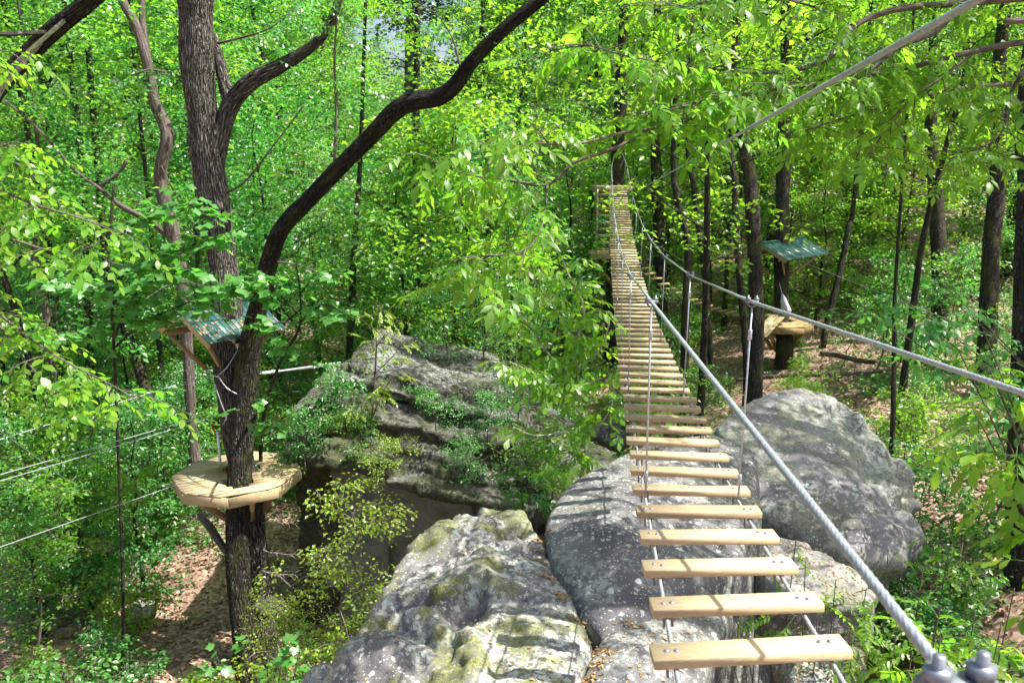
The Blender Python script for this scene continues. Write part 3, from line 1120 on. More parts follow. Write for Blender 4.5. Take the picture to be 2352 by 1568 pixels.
make_kind('tall', 5, 'bark_dark', ['far_leaf', 'cool_leaf', 'warm_leaf'], H=23, r0=0.27, base=0.38, crown_r=4.2, n_limb=30, n_leaf_c=8, leaf_n=46, leaf_size=0.21, clump=0.85)
make_kind('open', 3, 'bark_dark', ['far_leaf', 'cool_leaf', 'warm_leaf'], H=22, r0=0.15, base=0.42, crown_r=4.4, n_limb=22, n_leaf_c=5, leaf_n=44, leaf_size=0.15, clump=0.7)
make_kind('mid', 5, 'bark_dark', ['far_leaf', 'cool_leaf', 'warm_leaf'], H=11, r0=0.11, base=0.22, crown_r=2.7, n_limb=22, n_leaf_c=6, leaf_n=44, leaf_size=0.155, clump=0.6, crook=0.5)
make_kind('sapling', 5, 'bark_twig', ['far_leaf', 'cool_leaf', 'warm_leaf', 'yellow_leaf'], H=4.6, r0=0.04, base=0.15, crown_r=1.35, n_limb=16, n_leaf_c=4, leaf_n=30, leaf_size=0.115, clump=0.36, crook=0.9, lean=0.1)
make_kind('fine', 3, 'bark_twig', ['yellow_leaf'], H=4.6, r0=0.035, base=0.08, crown_r=1.2, n_limb=26, n_leaf_c=5, leaf_n=42, leaf_size=0.062, clump=0.24, crook=0.9, lean=0.08)
make_kind('bush', 4, 'bark_twig', ['far_leaf', 'cool_leaf', 'warm_leaf', 'yellow_leaf'], H=1.7, r0=0.02, base=0.05, crown_r=0.85, n_limb=14, n_leaf_c=4, leaf_n=26, leaf_size=0.095, clump=0.27, crook=1.2, lean=0.1)


def plant(key, v, leaf, x, y, s=1.0, label='', cat='tree', group=None, rot=None, z=None, name=None, sz=1.0, leanx=0.0, leany=0.0, crown=True):
    tm, cms = KIND[key][v % len(KIND[key])]
    zz = gz(x, y) - 0.1 if z is None else z
    e = thing(name or {'tall': 'forest_tree', 'mid': 'understory_tree', 'sapling': 'sapling', 'fine': 'sapling', 'bush': 'bush'}[key], label, cat, (x, y, zz), group)
    e.rotation_euler = (leanx, leany, random.uniform(0, 6.283) if rot is None else rot)
    e.scale = (s, s, s * sz)
    link('trunk' if key != 'bush' else 'stems', tm, e)
    if crown:
        link('crown', cms[leaf % len(cms)], e)
    return e


def visible_xy(x, y, m=0.06):
    return abs(x) < (0.619 + m) * y + 2.0


# ------------------------------------------------------------------ traced trunks and limbs
def vpath(pts):
    """[(vx, vy, depth, width in picture units)] -> world points and radii"""
    return [P(x, y, d) for x, y, d, w in pts], [0.5 * w / F * d for x, y, d, w in pts]


def limb(mb, pts, n=10, wob=0.07, step=0.15, seed=0, world=False):
    if world:
        p, r = [Vector(q[0]) for q in pts], [q[1] for q in pts]
    else:
        p, r = vpath(pts)
    p, r = resample(p, r, step)
    kn = fbm(np.array([[i * step * 1.3, seed * 7.7, 0.3] for i in range(len(p))]), 3, 5)
    r = [a * (1 + 0.16 * float(k)) for a, k in zip(r, kn)]
    mb.tube(p, r, n, wob, seed)
    return p


def leafy(root, limbs, leaf_vars, leafmat, twigmat, n_twig, per, seed, twig_len=(0.25, 0.6), start=0.25, droop=0.3, size=(0.8, 1.2), n_obj=300, up=0.5, flat=0.5, leafname='leaf', pitch=0.3, clear=()):
    """twigs on the limbs, leaves on the twigs; the nearest leaves are objects of their own, the rest one part"""
    rg = random.Random(seed)
    tw = MB()
    eye = Vector((0, 0, EYE))
    fw = Vector((0, math.cos(PITCH), -math.sin(PITCH)))
    upv = Vector((0, math.sin(PITCH), math.cos(PITCH)))

    def hidden(p):
        v = p - eye
        d = max(v.dot(fw), 0.1)
        x, y = 1176 + F * v.x / d, 784 - F * v.dot(upv) / d
        return any(x0 < x < x1 and y0 < y < y1 for x0, y0, x1, y1 in clear)
    lens = [sum((l[i + 1] - l[i]).length for i in range(len(l) - 1)) for l in limbs]
    mats = []
    for j in range(n_twig):
        l = rg.choices(limbs, lens)[0]
        t = start + (1 - start) * rg.random() ** 0.8
        f = t * (len(l) - 1)
        i = min(int(f), len(l) - 2)
        p = l[i].lerp(l[i + 1], f - i)
        ax = (l[i + 1] - l[i]).normalized()
        dv = Vector((rg.gauss(0, 1), rg.gauss(0, 1), rg.gauss(0, flat)))
        dv = (dv.normalized() + ax * rg.uniform(0.1, 1.0)).normalized()
        ln = rg.uniform(*twig_len)
        q = [p + dv * ln * s + Vector((0, 0, -droop * ln * s * s + up * 0.12 * ln * s)) for s in (0, 0.35, 0.7, 1.0)]
        if clear and (hidden(q[1]) or hidden(q[3])):
            continue
        tw.tube(q, [0.006, 0.0045, 0.0035, 0.002], 3, cap=False)
        for k in range(per):
            s = (k + 0.7) / per
            ii = min(int(s * 3), 2)
            c = q[ii].lerp(q[ii + 1], min(1, s * 3 - ii))
            a = rg.choice((-1, 1)) * rg.uniform(0.5, 1.2) if k < per - 1 else rg.uniform(-0.3, 0.3)
            h = Vector((dv.x, dv.y, 0))
            if h.length < 1e-3:
                h = Vector((1, 0, 0))
            ang = math.atan2(h.y, h.x) + a
            m = Matrix.Translation(c) @ Matrix.Rotation(ang, 4, 'Z') @ Matrix.Rotation(pitch + rg.gauss(0, 0.28), 4, 'Y') @ Matrix.Rotation(rg.gauss(0, 0.35), 4, 'X') @ Matrix.Scale(rg.uniform(*size), 4)
            mats.append((m, rg.randrange(len(leaf_vars))))
    tw.build('twigs', twigmat, root)['kind'] = 'stuff'
    eye = Vector((0, 0, EYE))
    fw = Vector((0, math.cos(PITCH), -math.sin(PITCH)))

    def key(mm):
        v = mm[0].translation - eye
        d = v.dot(fw)
        if d < 0.2 or abs(v.x) > 0.62 * d or abs(v.dot(Vector((0, math.sin(PITCH), math.cos(PITCH))))) > 0.42 * d:
            return 1e6 + d
        return d
    def seen_at(m):
        v = m.translation - eye
        d = max(v.dot(fw), 0.1)
        return 1176 + F * v.x / d, 784 - F * v.dot(Vector((0, math.sin(PITCH), math.cos(PITCH)))) / d
    if clear:
        mats = [mm for mm in mats if not any(x0 < seen_at(mm[0])[0] < x1 and y0 < seen_at(mm[0])[1] < y1 for x0, y0, x1, y1 in clear)]
    mats.sort(key=key)
    o0 = Matrix.Translation(-org(root))
    mesh = [mesh_np('leaf_blade', v, t, leafmat) for v, t in leaf_vars]
    for m, k in mats[:n_obj]:
        if key((m, k)) > 1e5:
            break
        link(leafname, mesh[k], root, o0 @ m)
        done = True
    rest = mats[n_obj:] if n_obj else mats
    rest = [r for r in rest] if len(mats) > n_obj else []
    # leaves outside the picture of the first set
    rest += [r for r in mats[:n_obj] if key(r) > 1e5]
    if rest:
        Vs, Ts, b = [], [], 0
        for m, k in rest:
            v, t = leaf_vars[k]
            A = np.array(o0 @ m)
            Vs.append(v @ A[:3, :3].T + A[:3, 3])
            Ts.append(t + b)
            b += len(v)
        o = link('foliage', mesh_np('foliage', np.concatenate(Vs), np.concatenate(Ts), leafmat), root)
        o['kind'] = 'stuff'


HICK = [compound_leaf(i, 3, 0.26, 0.13, 0.055) for i in range(5)]
HICK_BIG = [compound_leaf(20 + i, 3, 0.28, 0.16, 0.07, OBOV) for i in range(4)]
LOCUST = [compound_leaf(40 + i, 8, 0.26, 0.045, 0.02, OVAL, 0.15) for i in range(4)]
WALNUT = [compound_leaf(60 + i, 6, 0.34, 0.075, 0.03, LANCE, 0.3) for i in range(4)]
TULIP = [tulip_leaf(i) for i in range(4)]
OVATE = [sprig(80 + i, 5, 0.34, 0.115, 0.066) for i in range(4)]
SPRIG_S = [sprig(90 + i, 6, 0.3, 0.075, 0.045) for i in range(4)]
OBO = [sprig(100 + i, 4, 0.16, 0.125, 0.062, OBOV) for i in range(4)]

# ------------------------------------------------------------------ the suspended plank bridge
PITCHP = 0.43
Y0 = 2.76
NPL = 74


def bridge_x(y):
    return 0.90 + 0.1085 * (y - Y0)


def bridge_z(y):
    return EYE - (1.415 + 0.1633 * y - 0.00466 * y * y)


bd = Vector((0.1085, 1.0, 0)).normalized()
br = Vector((bd.y, -bd.x, 0))
bridge = thing('suspension_bridge', 'plank suspension bridge hung on steel cables, crossing above the boulders', 'bridge', (bridge_x(2.0), 2.0, bridge_z(2.0)))
b0 = org(bridge)


def plank_mesh(seed, L=0.71, W=0.14, H=0.038):
    random.seed(seed)
    mb = MB()
    mb.box((0, 0, 0), (1, 0, 0), (0, 1, 0), (0, 0, 1), L / 2, W / 2, H / 2, 0.005)
    return mb.mesh('plank', M['lumber'])


plank_meshes = [plank_mesh(i, 0.71 + 0.006 * (i % 3)) for i in range(7)]


def dome(r, h, n=10):
    mb = MB()
    vs = [(math.cos(2 * math.pi * k / n) * r, math.sin(2 * math.pi * k / n) * r, 0) for k in range(n)]
    vs += [(math.cos(2 * math.pi * k / n) * r * 0.7, math.sin(2 * math.pi * k / n) * r * 0.7, h * 0.75) for k in range(n)]
    vs += [(0, 0, h)]
    fs = [(k, (k + 1) % n, n + (k + 1) % n, n + k) for k in range(n)] + [(n + k, n + (k + 1) % n, 2 * n) for k in range(n)]
    mb.add(vs, fs)
    # threaded shank hanging below the plank
    mb.tube([(0, 0, -0.03), (0, 0, -0.105)], 0.0055, 6)
    return mb.mesh('bolt', M['bolt'], smooth=True)


bolt_mesh = dome(0.0125, 0.007)
random.seed(5)
for i in range(NPL):
    y = Y0 + PITCHP * i
    k = max(0.0, 1 - i / 6.5)
    c = Vector((bridge_x(y), y, bridge_z(y)))
    slope = math.atan(-(0.1633 - 2 * 0.00466 * y))
    rot = Matrix.Rotation(-math.atan2(bd.x, bd.y) + R(6.0) * k + R(random.gauss(0, 0.5)), 4, 'Z') @ Matrix.Rotation(R(-3.6) * k + R(random.gauss(0, 0.35)), 4, 'Y') @ Matrix.Rotation(slope + R(random.gauss(0, 0.8)), 4, 'X')
    mt = Matrix.Translation(c - b0 + br * random.gauss(0, 0.006)) @ rot
    pl = link('plank', plank_meshes[random.randrange(7)], bridge, mt)
    if i < 18:
        for sx in (-0.305, -0.268, 0.268, 0.305):
            link('bolt', bolt_mesh, pl, Matrix.Translation((sx, random.uniform(-0.015, 0.012), 0.0195)))


def cable(name, f, ya, yb, r, near, parent, mat='steel', fine=0.0065):
    """laid strands near the camera, plain further off"""
    mb = MB()
    ys = list(np.arange(ya, near, fine)) if near > ya else []
    if ys:
        mb.tube([f(y) for y in ys], r, 18, lobes=6, twist=2 * math.pi / (r * 15), cap=False)
    y2 = list(np.arange(near if ys else ya, yb, 0.35)) + [yb]
    if len(y2) > 1:
        mb.tube([f(y) for y in y2], r * 0.97, 8)
    return mb.build(name, M[mat], parent, True)


for s in (-1, 1):
    cable('foot_cable', lambda y, s=s: Vector((bridge_x(y), y, bridge_z(y) - 0.034)) + br * 0.285 * s + Vector((0, 0, (0.02 * s) * max(0, 1 - (y - Y0) / 2.8))), 0.2, 35.0, 0.0085, 4.6, bridge)

hang_y = [Y0 + PITCHP * (4.8 + 8 * k) for k in range(-1, 9)]
hang_y[0] = 1.03


def rail_pt(s, y):
    if s < 0:
        kn = [(-0.9, 0.50, EYE - 0.62), (1.03, 0.630, EYE - 0.742)]
    else:
        kn = [(-0.9, 1.52, EYE - 0.50), (2.4, 1.55, EYE - 0.715)]
    for yy in hang_y[1:]:
        p = Vector((bridge_x(yy), yy, 0)) + br * 0.30 * s
        kn.append((yy, p.x, bridge_z(yy) + 1.22))
    kn.append((35.2, 4.42 + 0.16 * s, bridge_z(35.2) + 1.25))
    ks = np.array(kn)
    return Vector((float(np.interp(y, ks[:, 0], ks[:, 1])), y, float(np.interp(y, ks[:, 0], ks[:, 2]))))


for s in (-1, 1):
    cable('handrail_cable', lambda y, s=s: rail_pt(s, y), -0.9, 35.2, 0.0095, 5.2, bridge)

clamp = MB()
clamp.box((0, 0, 0.004), (1, 0, 0), (0, 1, 0), (0, 0, 1), 0.052, 0.022, 0.012, 0.004)
for sx in (-0.033, 0.033):
    clamp.tube([(sx, 0, -0.02), (sx, 0, 0.055)], 0.009, 8)
    clamp.tube([(sx, 0, 0.016), (sx, 0, 0.036)], 0.021, 6)
clamp.tube([(-0.033, 0, -0.018), (-0.02, 0, -0.034), (0, 0, -0.04), (0.02, 0, -0.034), (0.033, 0, -0.018)], 0.009, 6)
clamp_mesh = clamp.mesh('clamp', M['steel_dark'])
for s in (-1, 1):
    for j, y in enumerate(hang_y):
        if j == 0 and s > 0:
            continue
        top = rail_pt(s, y)
        bot = Vector((bridge_x(y), y, bridge_z(y) - 0.03)) + br * 0.285 * s
        h = MB()
        h.tube([top + Vector((0, 0, -0.03)), top.lerp(bot, 0.5), bot], 0.006, 8)
        ho = h.build('hanger', M['steel'], bridge, True)
        m = MB()
        for f in (0.13, 0.86):
            m = MB()
            a, b = top.lerp(bot, f), top.lerp(bot, f + 0.055)
            m.tube([a, a.lerp(b, 0.15), a.lerp(b, 0.5), a.lerp(b, 0.85), b], [0.009, 0.0135, 0.011, 0.0135, 0.009], 10)
            m.build('ferrule', M['steel'], ho, True)
        link('clamp', clamp_mesh, ho, Matrix.Translation(top - b0) @ Matrix.Scale(1.0 if j == 0 else 0.72, 4) @ Matrix.Rotation(-math.atan2(bd.x, bd.y) + R(12 if s < 0 else -12), 4, 'Z'))

# overhead safety line
sl = thing('safety_cable', 'thick twisted steel cable running diagonally overhead from the top right edge', 'cable', P(2200, 0, 1.75))


def safe_pt(y):
    k = np.array([(-3.0, 0.38, EYE + 0.61), (1.70, 0.945, EYE + 0.31), (20.0, 3.14, EYE - 0.86), (28.0, 4.05, EYE - 1.12), (35.2, 4.92, EYE - 1.25), (38, 5.2, EYE - 1.3)])
    # quadratic-smooth interpolation
    t = [np.interp(y + o, k[:, 0], k[:, 1]) for o in (-1.6, 0, 1.6)]
    z = [np.interp(y + o, k[:, 0], k[:, 2]) for o in (-1.6, 0, 1.6)]
    return Vector((float(np.mean(t)), y, float(np.mean(z))))


cable('wire_rope', safe_pt, -0.6, 35.0, 0.0085, 5.0, sl)

# ------------------------------------------------------------------ twin-stemmed tree on the left with limbs
ob = P(585, 1548, 16.5)
ob.z = gz(ob.x, ob.y) - 0.05
oak = thing('oak_tree', 'tall twin-stemmed oak carrying the left octagonal platform and a long curving limb', 'tree', ob)
mb = MB()
rear = limb(mb, [(640, 1640, 16.4, 100), (615, 1500, 16.7, 66), (592, 1300, 16.8, 50), (572, 1150, 16.8, 50), (543, 1000, 16.7, 66), (530, 880, 16.6, 74), (524, 780, 16.6, 72), (516, 640, 16.6, 68),
                 (500, 520, 16.5, 68), (484, 420, 16.4, 71), (468, 300, 16.2, 71), (456, 180, 16.0, 73), (451, 60, 15.8, 75), (448, -120, 15.6, 72), (446, -500, 15.4, 60), (450, -900, 15.3, 40)], 18, 0.05, 0.1, 3)
mb.build('trunk', M['bark'], oak, True)
mb = MB()
front = limb(mb, [(600, 1640, 16.1, 96), (572, 1500, 16.1, 66), (553, 1380, 16.1, 54), (546, 1250, 16.1, 52), (550, 1100, 16.1, 53), (558, 980, 16.15, 56), (566, 880, 16.15, 56), (577, 780, 16.0, 50), (596, 690, 15.7, 44),
                  (618, 605, 15.4, 40), (645, 530, 15.0, 39), (712, 455, 14.5, 36), (786, 378, 14.0, 36), (850, 315, 13.6, 37), (905, 258, 13.2, 41), (950, 234, 13.0, 43), (1010, 222, 12.8, 41), (1045, 195, 12.6, 37), (1085, 140, 12.4, 34), (1150, 75, 12.2, 33), (1240, 0, 12.0, 31), (1360, -110, 11.8, 28), (1500, -260, 11.6, 20)], 16, 0.06, 0.1, 5)
mb.build('limb', M['bark_limb'], oak, True)
mb = MB()
side = limb(mb, [(490, 385, 16.35, 46), (505, 320, 16.3, 42), (530, 240, 16.2, 40), (575, 190, 16.0, 38), (640, 155, 15.8, 32), (700, 118, 15.6, 26), (745, 75, 15.4, 22), (775, 10, 15.2, 18), (800, -90, 15.0, 12)], 10, 0.07, 0.1, 2)
limb(mb, [(528, 245, 16.2, 30), (515, 190, 16.15, 30), (500, 130, 16.1, 26), (488, 80, 16.0, 20)], 8, 0.08, 0.1, 2)
mb.build('side_limb', M['bark'], oak, True)
# thin shoots off the limb
mb = MB()
shoots = []
for pts in ([(768, 390, 14.1, 10), (770, 330, 14.1, 8), (772, 240, 14.0, 7), (768, 140, 14.0, 6), (775, 20, 13.9, 5), (778, -60, 13.9, 4)],
            [(1060, 170, 12.6, 6), (1040, 90, 12.5, 4), (1000, 30, 12.4, 3), (960, 10, 12.3, 2)],
            [(440, 190, 16.0, 8), (395, 170, 15.8, 6), (340, 160, 15.6, 5), (300, 175, 15.5, 3)],
            [(500, 100, 15.9, 7), (560, 85, 15.7, 5), (620, 65, 15.5, 4), (680, 20, 15.4, 3)],
            [(500, 450, 16.4, 6), (560, 420, 16.2, 5), (620, 345, 16.0, 4), (700, 240, 15.8, 3)],
            [(475, 560, 16.5, 6), (420, 480, 16.3, 4), (370, 380, 16.1, 3)],
            [(420, 560, 16.4, 4), (330, 610, 15.8, 4), (240, 600, 15.2, 3)],
            [(620, 600, 15.4, 6), (690, 610, 15.0, 4), (760, 640, 14.6, 3)],
            [(560, 690, 16.3, 5), (480, 660, 15.6, 4), (400, 650, 15.0, 3), (330, 690, 14.6, 2)],
            [(590, 760, 15.8, 5), (650, 740, 15.2, 4), (720, 760, 14.8, 3)]):
    mb = MB()
    shoots.append(limb(mb, pts, 6, 0.05, 0.12))
    mb.build('shoot', M['bark_twig'], oak, True)
for sx, sy, sgn in ((602, 1200, 1), (604, 1262, 1), (603, 1310, 1), (520, 1190, -1)):
    mb = MB()
    p = P(sx, sy, 16.4)
    rgd = random.Random(sx + sy)
    q = [p]
    for k in range(5):
        q.append(q[-1] + Vector((0.13 * sgn, rgd.uniform(-0.05, 0.02), rgd.uniform(-0.06, 0.05))))
    mb.tube(q, [0.014, 0.012, 0.01, 0.008, 0.006, 0.003], 5)
    for k in range(1, 6):
        for u in (1, -1):
            e = q[k] + Vector((sgn * rgd.uniform(0.05, 0.16), rgd.uniform(-0.08, 0.03), u * rgd.uniform(0.05, 0.16)))
            mb.tube([q[k], q[k].lerp(e, 0.5) + Vector((0, 0, 0.02)), e], [0.006, 0.005, 0.002], 4)
    mb.build('dead_branch', M['bark_dead'], oak, True)
leafy(oak, shoots[:4] + [rear[-60:]], SPRIG_S, M['cool_leaf'], M['bark_twig'], 110, 4, 31, (0.3, 0.8), 0.1, 0.2, (0.8, 1.3), 0)

# tulip tree whose low boughs reach in front of the left shelter roof
tp = P(250, 960, 15.0)
tp.z = gz(tp.x, tp.y) - 0.05
tul = thing('tulip_tree', 'young tulip tree with broad notched leaves, boughs hanging before the left shelter roof', 'tree', tp)
mb = MB()
limb(mb, [((tp.x - 0.5, tp.y + 0.3, tp.z - 0.2), 0.035), ((tp.x - 0.1, tp.y, tp.z + 2.2), 0.03), (tuple(P(262, 800, 14.6)), 0.028), (tuple(P(250, 600, 14.4)), 0.03), (tuple(P(262, 420, 14.3)), 0.02)], 8, 0.08, 0.2, 1, True)
tl = []
for pts in ([(262, 800, 14.6, 6), (330, 740, 14.0, 5), (420, 700, 13.6, 4), (520, 660, 13.4, 3), (600, 640, 13.3, 2)],
            [(258, 650, 14.4, 6), (330, 600, 14.0, 5), (420, 570, 13.6, 4), (500, 545, 13.4, 3)],
            [(258, 700, 14.4, 6), (190, 660, 13.9, 4), (120, 640, 13.4, 3)],
            [(262, 820, 14.5, 6), (200, 770, 14.0, 4), (130, 760, 13.6, 3)],
            [(262, 780, 14.5, 6), (300, 690, 13.8, 5), (360, 640, 13.4, 4), (450, 620, 13.2, 3)],
            [(254, 560, 14.3, 5), (330, 500, 13.9, 4), (420, 470, 13.6, 3), (480, 490, 13.4, 2)]):
    tl.append(limb(mb, pts, 6, 0.05, 0.12))
mb.build('trunk', M['bark_dark'], tul, True)
leafy(tul, tl, TULIP, M['tulip_leaf'], M['bark_twig'], 250, 4, 17, (0.2, 0.55), 0.2, 0.25, (0.8, 1.5), 290, 0.5, 0.35)
# tulip sprouts on and right of the oak stem
ts_root = P(612, 1400, 17.4)
ts_root.z = gz(ts_root.x, ts_root.y) - 0.05
tsr = thing('tulip_tree', 'slender tulip sapling with notched leaves just right of the oak limb', 'tree', ts_root)
mb = MB()
limb(mb, [((ts_root.x, ts_root.y, ts_root.z - 0.1), 0.05), (tuple(P(600, 1100, 17.3)), 0.045), (tuple(P(605, 960, 16.6)), 0.04), (tuple(P(640, 840, 15.4)), 0.03), (tuple(P(690, 740, 14.0)), 0.02), (tuple(P(680, 600, 13.9)), 0.012)], 7, 0.06, 0.2, 1, True)
tl = []
for pts in ([(690, 760, 14.0, 5), (640, 700, 13.8, 4), (590, 650, 13.6, 3)], [(690, 740, 14.0, 5), (740, 700, 13.6, 4), (790, 720, 13.3, 3)],
            [(688, 820, 14.1, 5), (650, 790, 13.8, 4), (610, 740, 13.6, 2)], [(686, 680, 13.9, 4), (720, 640, 13.6, 3), (770, 620, 13.4, 2)],
            [(688, 900, 14.2, 4), (640, 900, 13.9, 3), (590, 920, 13.6, 2), (545, 940, 13.5, 2)], [(688, 940, 14.2, 4), (650, 960, 14, 3), (600, 990, 13.8, 2)]):
    tl.append(limb(mb, pts, 5, 0.05, 0.12))
mb.build('trunk', M['bark_dark'], tsr, True)
leafy(tsr, tl, TULIP, M['tulip_leaf'], M['bark_twig'], 70, 4, 19, (0.15, 0.45), 0.2, 0.25, (0.8, 1.4), 180, 0.5, 0.35)

# crooked pale tree left of the oak
cb = P(440, 985, 21.0)
cb.z = gz(cb.x, cb.y) - 0.05
crook = thing('crooked_tree', 'crooked thin tree with pale pinkish bark, left of the twin-stemmed oak', 'tree', cb)
mb = MB()
limb(mb, [(455, 1120, 21.0, 30), (440, 960, 21.0, 25), (430, 780, 20.8, 25), (415, 620, 20.6, 27), (400, 545, 20.5, 30), (380, 470, 20.4, 30), (368, 400, 20.3, 31), (384, 320, 20.2, 31), (378, 285, 20.2, 30), (357, 240, 20.1, 27), (348, 190, 20.0, 25), (334, 130, 19.9, 24), (312, 60, 19.8, 22), (285, 10, 19.7, 19), (250, -80, 19.6, 14), (230, -200, 19.5, 9)], 11, 0.07, 0.1, 4)
limb(mb, [(344, 175, 20.0, 18), (333, 90, 20.1, 16), (326, 30, 20.2, 14), (330, -40, 20.3, 12), (340, -160, 20.4, 7)], 9, 0.06, 0.1, 4)
limb(mb, [(385, 540, 20.5, 16), (340, 505, 20.2, 15), (290, 480, 20.0, 14), (255, 455, 19.8, 12), (232, 430, 19.7, 10), (270, 400, 19.6, 8), (292, 370, 19.5, 6)], 8, 0.07, 0.1, 4)
limb(mb, [(240, 440, 19.7, 8), (170, 390, 19.4, 7), (120, 330, 19.2, 7), (70, 280, 19.0, 6), (10, 230, 18.8, 4)], 7, 0.05, 0.12, 4)
limb(mb, [(0, 360, 19, 8), (60, 390, 19.2, 7), (110, 440, 19.4, 6), (150, 480, 19.5, 4)], 7, 0.05, 0.12, 4)
mb.build('trunk', M['bark_pale'], crook, True)

# dark limb crossing the top left corner, its trunk just outside the picture
lb = P(-170, 700, 11.0)
lb.z = gz(lb.x, lb.y) - 0.05
dk = thing('leaning_tree', 'dark lichened limb crossing the top left corner, from a tree at the left edge', 'tree', lb)
mb = MB()
dl = limb(mb, [((lb.x - 0.3, lb.y + 0.2, lb.z - 0.3), 0.3), ((lb.x - 0.4, lb.y + 0.1, lb.z + 3.5), 0.24), (tuple(P(-190, 520, 11.0)), 0.2), (tuple(P(-110, 350, 10.8)), 0.17), (tuple(P(-15, 215, 10.6)), 0.125), (tuple(P(60, 130, 10.4)), 0.115), (tuple(P(130, 62, 10.2)), 0.11), (tuple(P(240, -25, 10.0)), 0.10), (tuple(P(380, -160, 9.8)), 0.09), (tuple(P(520, -350, 9.6)), 0.05)], 12, 0.07, 0.1, 8, True)
mb.build('trunk', M['bark_limb'], dk, True)
# drooping leafy boughs of the same tree along the left edge
mb = MB()
tl = []
for pts in ([(-120, 400, 8.0, 14), (-20, 430, 7.4, 8), (80, 470, 7.0, 6), (180, 500, 6.8, 4), (260, 530, 6.7, 3)],
            [(-120, 420, 8.0, 14), (-30, 520, 7.2, 8), (60, 560, 6.8, 6), (150, 580, 6.6, 4), (230, 560, 6.5, 2)],
            [(-140, 620, 7.8, 14), (-30, 700, 7.0, 8), (60, 770, 6.6, 6), (150, 830, 6.4, 4), (250, 880, 6.3, 3), (330, 930, 6.2, 2)],
            [(-140, 640, 7.8, 10), (-10, 740, 7.4, 6), (60, 830, 7.0, 4), (130, 900, 6.8, 2)],
            [(-220, 140, 8.0, 8), (-60, 120, 7.0, 5), (20, 120, 6.6, 3), (60, 150, 6.4, 2)],
            [(-110, 330, 7.6, 8), (-30, 340, 7.0, 5), (20, 330, 6.8, 3)]):
    tl.append(limb(mb, pts, 6, 0.05, 0.1))
mb.build('boughs', M['bark_twig'], dk, True)
for l in tl:
    a = l[0]
    j = min(dl, key=lambda q: (q - a).length)
    c = MB()
    c.tube([j, (j + a) / 2 + Vector((0, 0, 0.1)), a], [0.03, 0.025, 0.02], 6)
    c.build('bough_base', M['bark_dark'], dk, True)
leafy(dk, tl, OVATE, M['hickory_leaf'], M['bark_twig'], 95, 3, 23, (0.2, 0.5), 0.22, 0.35, (0.5, 0.95), 260, 0.5, 0.3, pitch=0.4)

# hickory overhead on the right
hb = Vector((7.6, 6.6, gz(7.6, 6.6) - 0.05))
hk = thing('hickory_tree', 'hickory with long grey boughs and hanging leaflets across the upper right', 'tree', hb)
mb = MB()
limb(mb, [((hb.x, hb.y, hb.z - 0.3), 0.26), ((7.5, 6.6, 9.0), 0.2), ((7.3, 6.6, 12.0), 0.17), ((7.2, 6.5, 15.0), 0.13), ((7.0, 6.6, 19.0), 0.07)], 12, 0.06, 0.25, 4, True)
mb.build('trunk', M['bark'], hk, True)
mb = MB()
tl = []
src = [(7.35, 6.6, 11.6), (7.35, 6.6, 12.0), (7.3, 6.6, 12.3), (7.4, 6.6, 11.2)]
for k, pts in enumerate(([(2420, -10, 7.0, 20), (2200, 8, 7.0, 18), (2060, 22, 6.9, 15), (1965, 58, 6.8, 13), (1935, 105, 6.7, 12), (1880, 145, 6.6, 11), (1800, 165, 6.5, 9), (1690, 165, 6.4, 5), (1600, 150, 6.3, 3)],
                         [(2205, 12, 7.0, 14), (2150, 72, 6.9, 13), (2065, 108, 6.8, 12), (2000, 160, 6.6, 11), (1930, 190, 6.5, 10), (1760, 207, 6.3, 8), (1600, 238, 6.1, 6), (1500, 262, 6.0, 4)],
                         [(2420, 85, 7.2, 15), (2250, 115, 7.1, 13), (2100, 152, 7.0, 11), (1960, 178, 6.9, 9), (1860, 182, 6.8, 7)],
                         [(2420, 60, 7.4, 12), (2330, 200, 7.3, 11), (2300, 300, 7.2, 8), (2240, 345, 7.1, 6), (2180, 365, 7.0, 4)],
                         [(2240, 120, 7.1, 8), (2160, 180, 7.0, 7), (2070, 250, 6.9, 6), (2010, 335, 6.8, 4), (1990, 360, 6.7, 3)],
                         [(2420, 190, 7.8, 9), (2200, 205, 7.6, 8), (1960, 265, 7.4, 6), (1850, 300, 7.3, 4)],
                         [(1600, 238, 6.1, 9), (1520, 290, 6.0, 8), (1430, 305, 5.9, 7), (1330, 330, 5.8, 6), (1225, 330, 5.7, 4), (1140, 345, 5.6, 2)],
                         [(1760, 207, 6.3, 8), (1620, 262, 6.2, 8), (1500, 300, 6.1, 8), (1400, 345, 6.0, 8), (1315, 375, 5.95, 7), (1257, 425, 5.9, 7), (1160, 412, 5.85, 6), (1070, 400, 5.8, 4), (990, 370, 5.7, 2)],
                         [(1257, 425, 5.9, 6), (1252, 480, 5.8, 5), (1235, 545, 5.7, 4), (1190, 580, 5.6, 3), (1100, 590, 5.5, 2)],
                         [(1690, 165, 6.4, 4), (1560, 150, 6.2, 4), (1450, 130, 6.0, 3), (1340, 100, 5.9, 2)],
                         [(1960, 58, 6.8, 6), (1850, 10, 6.6, 5), (1700, -10, 6.4, 4), (1520, 30, 6.2, 3)])):
    l = limb(mb, pts, 8, 0.05, 0.08, k)
    tl.append(l)
    if pts[0][0] > 2400:
        mb.tube([Vector(src[k % 4]), Vector(src[k % 4]).lerp(l[0], 0.5) + Vector((0, 0, 0.1)), l[0]], [0.07, 0.055, 0.5 * pts[0][3] / F * pts[0][2]], 8)
mb.build('boughs', M['bark_twig'], hk, True)
mb = MB()
limb(mb, [(2440, 40, 4.6, 16), (2360, 47, 4.6, 15), (2308, 50, 4.6, 14)], 9, 0.04, 0.05)
mb.build('cut_stub', M['bark_pale'], hk, True)
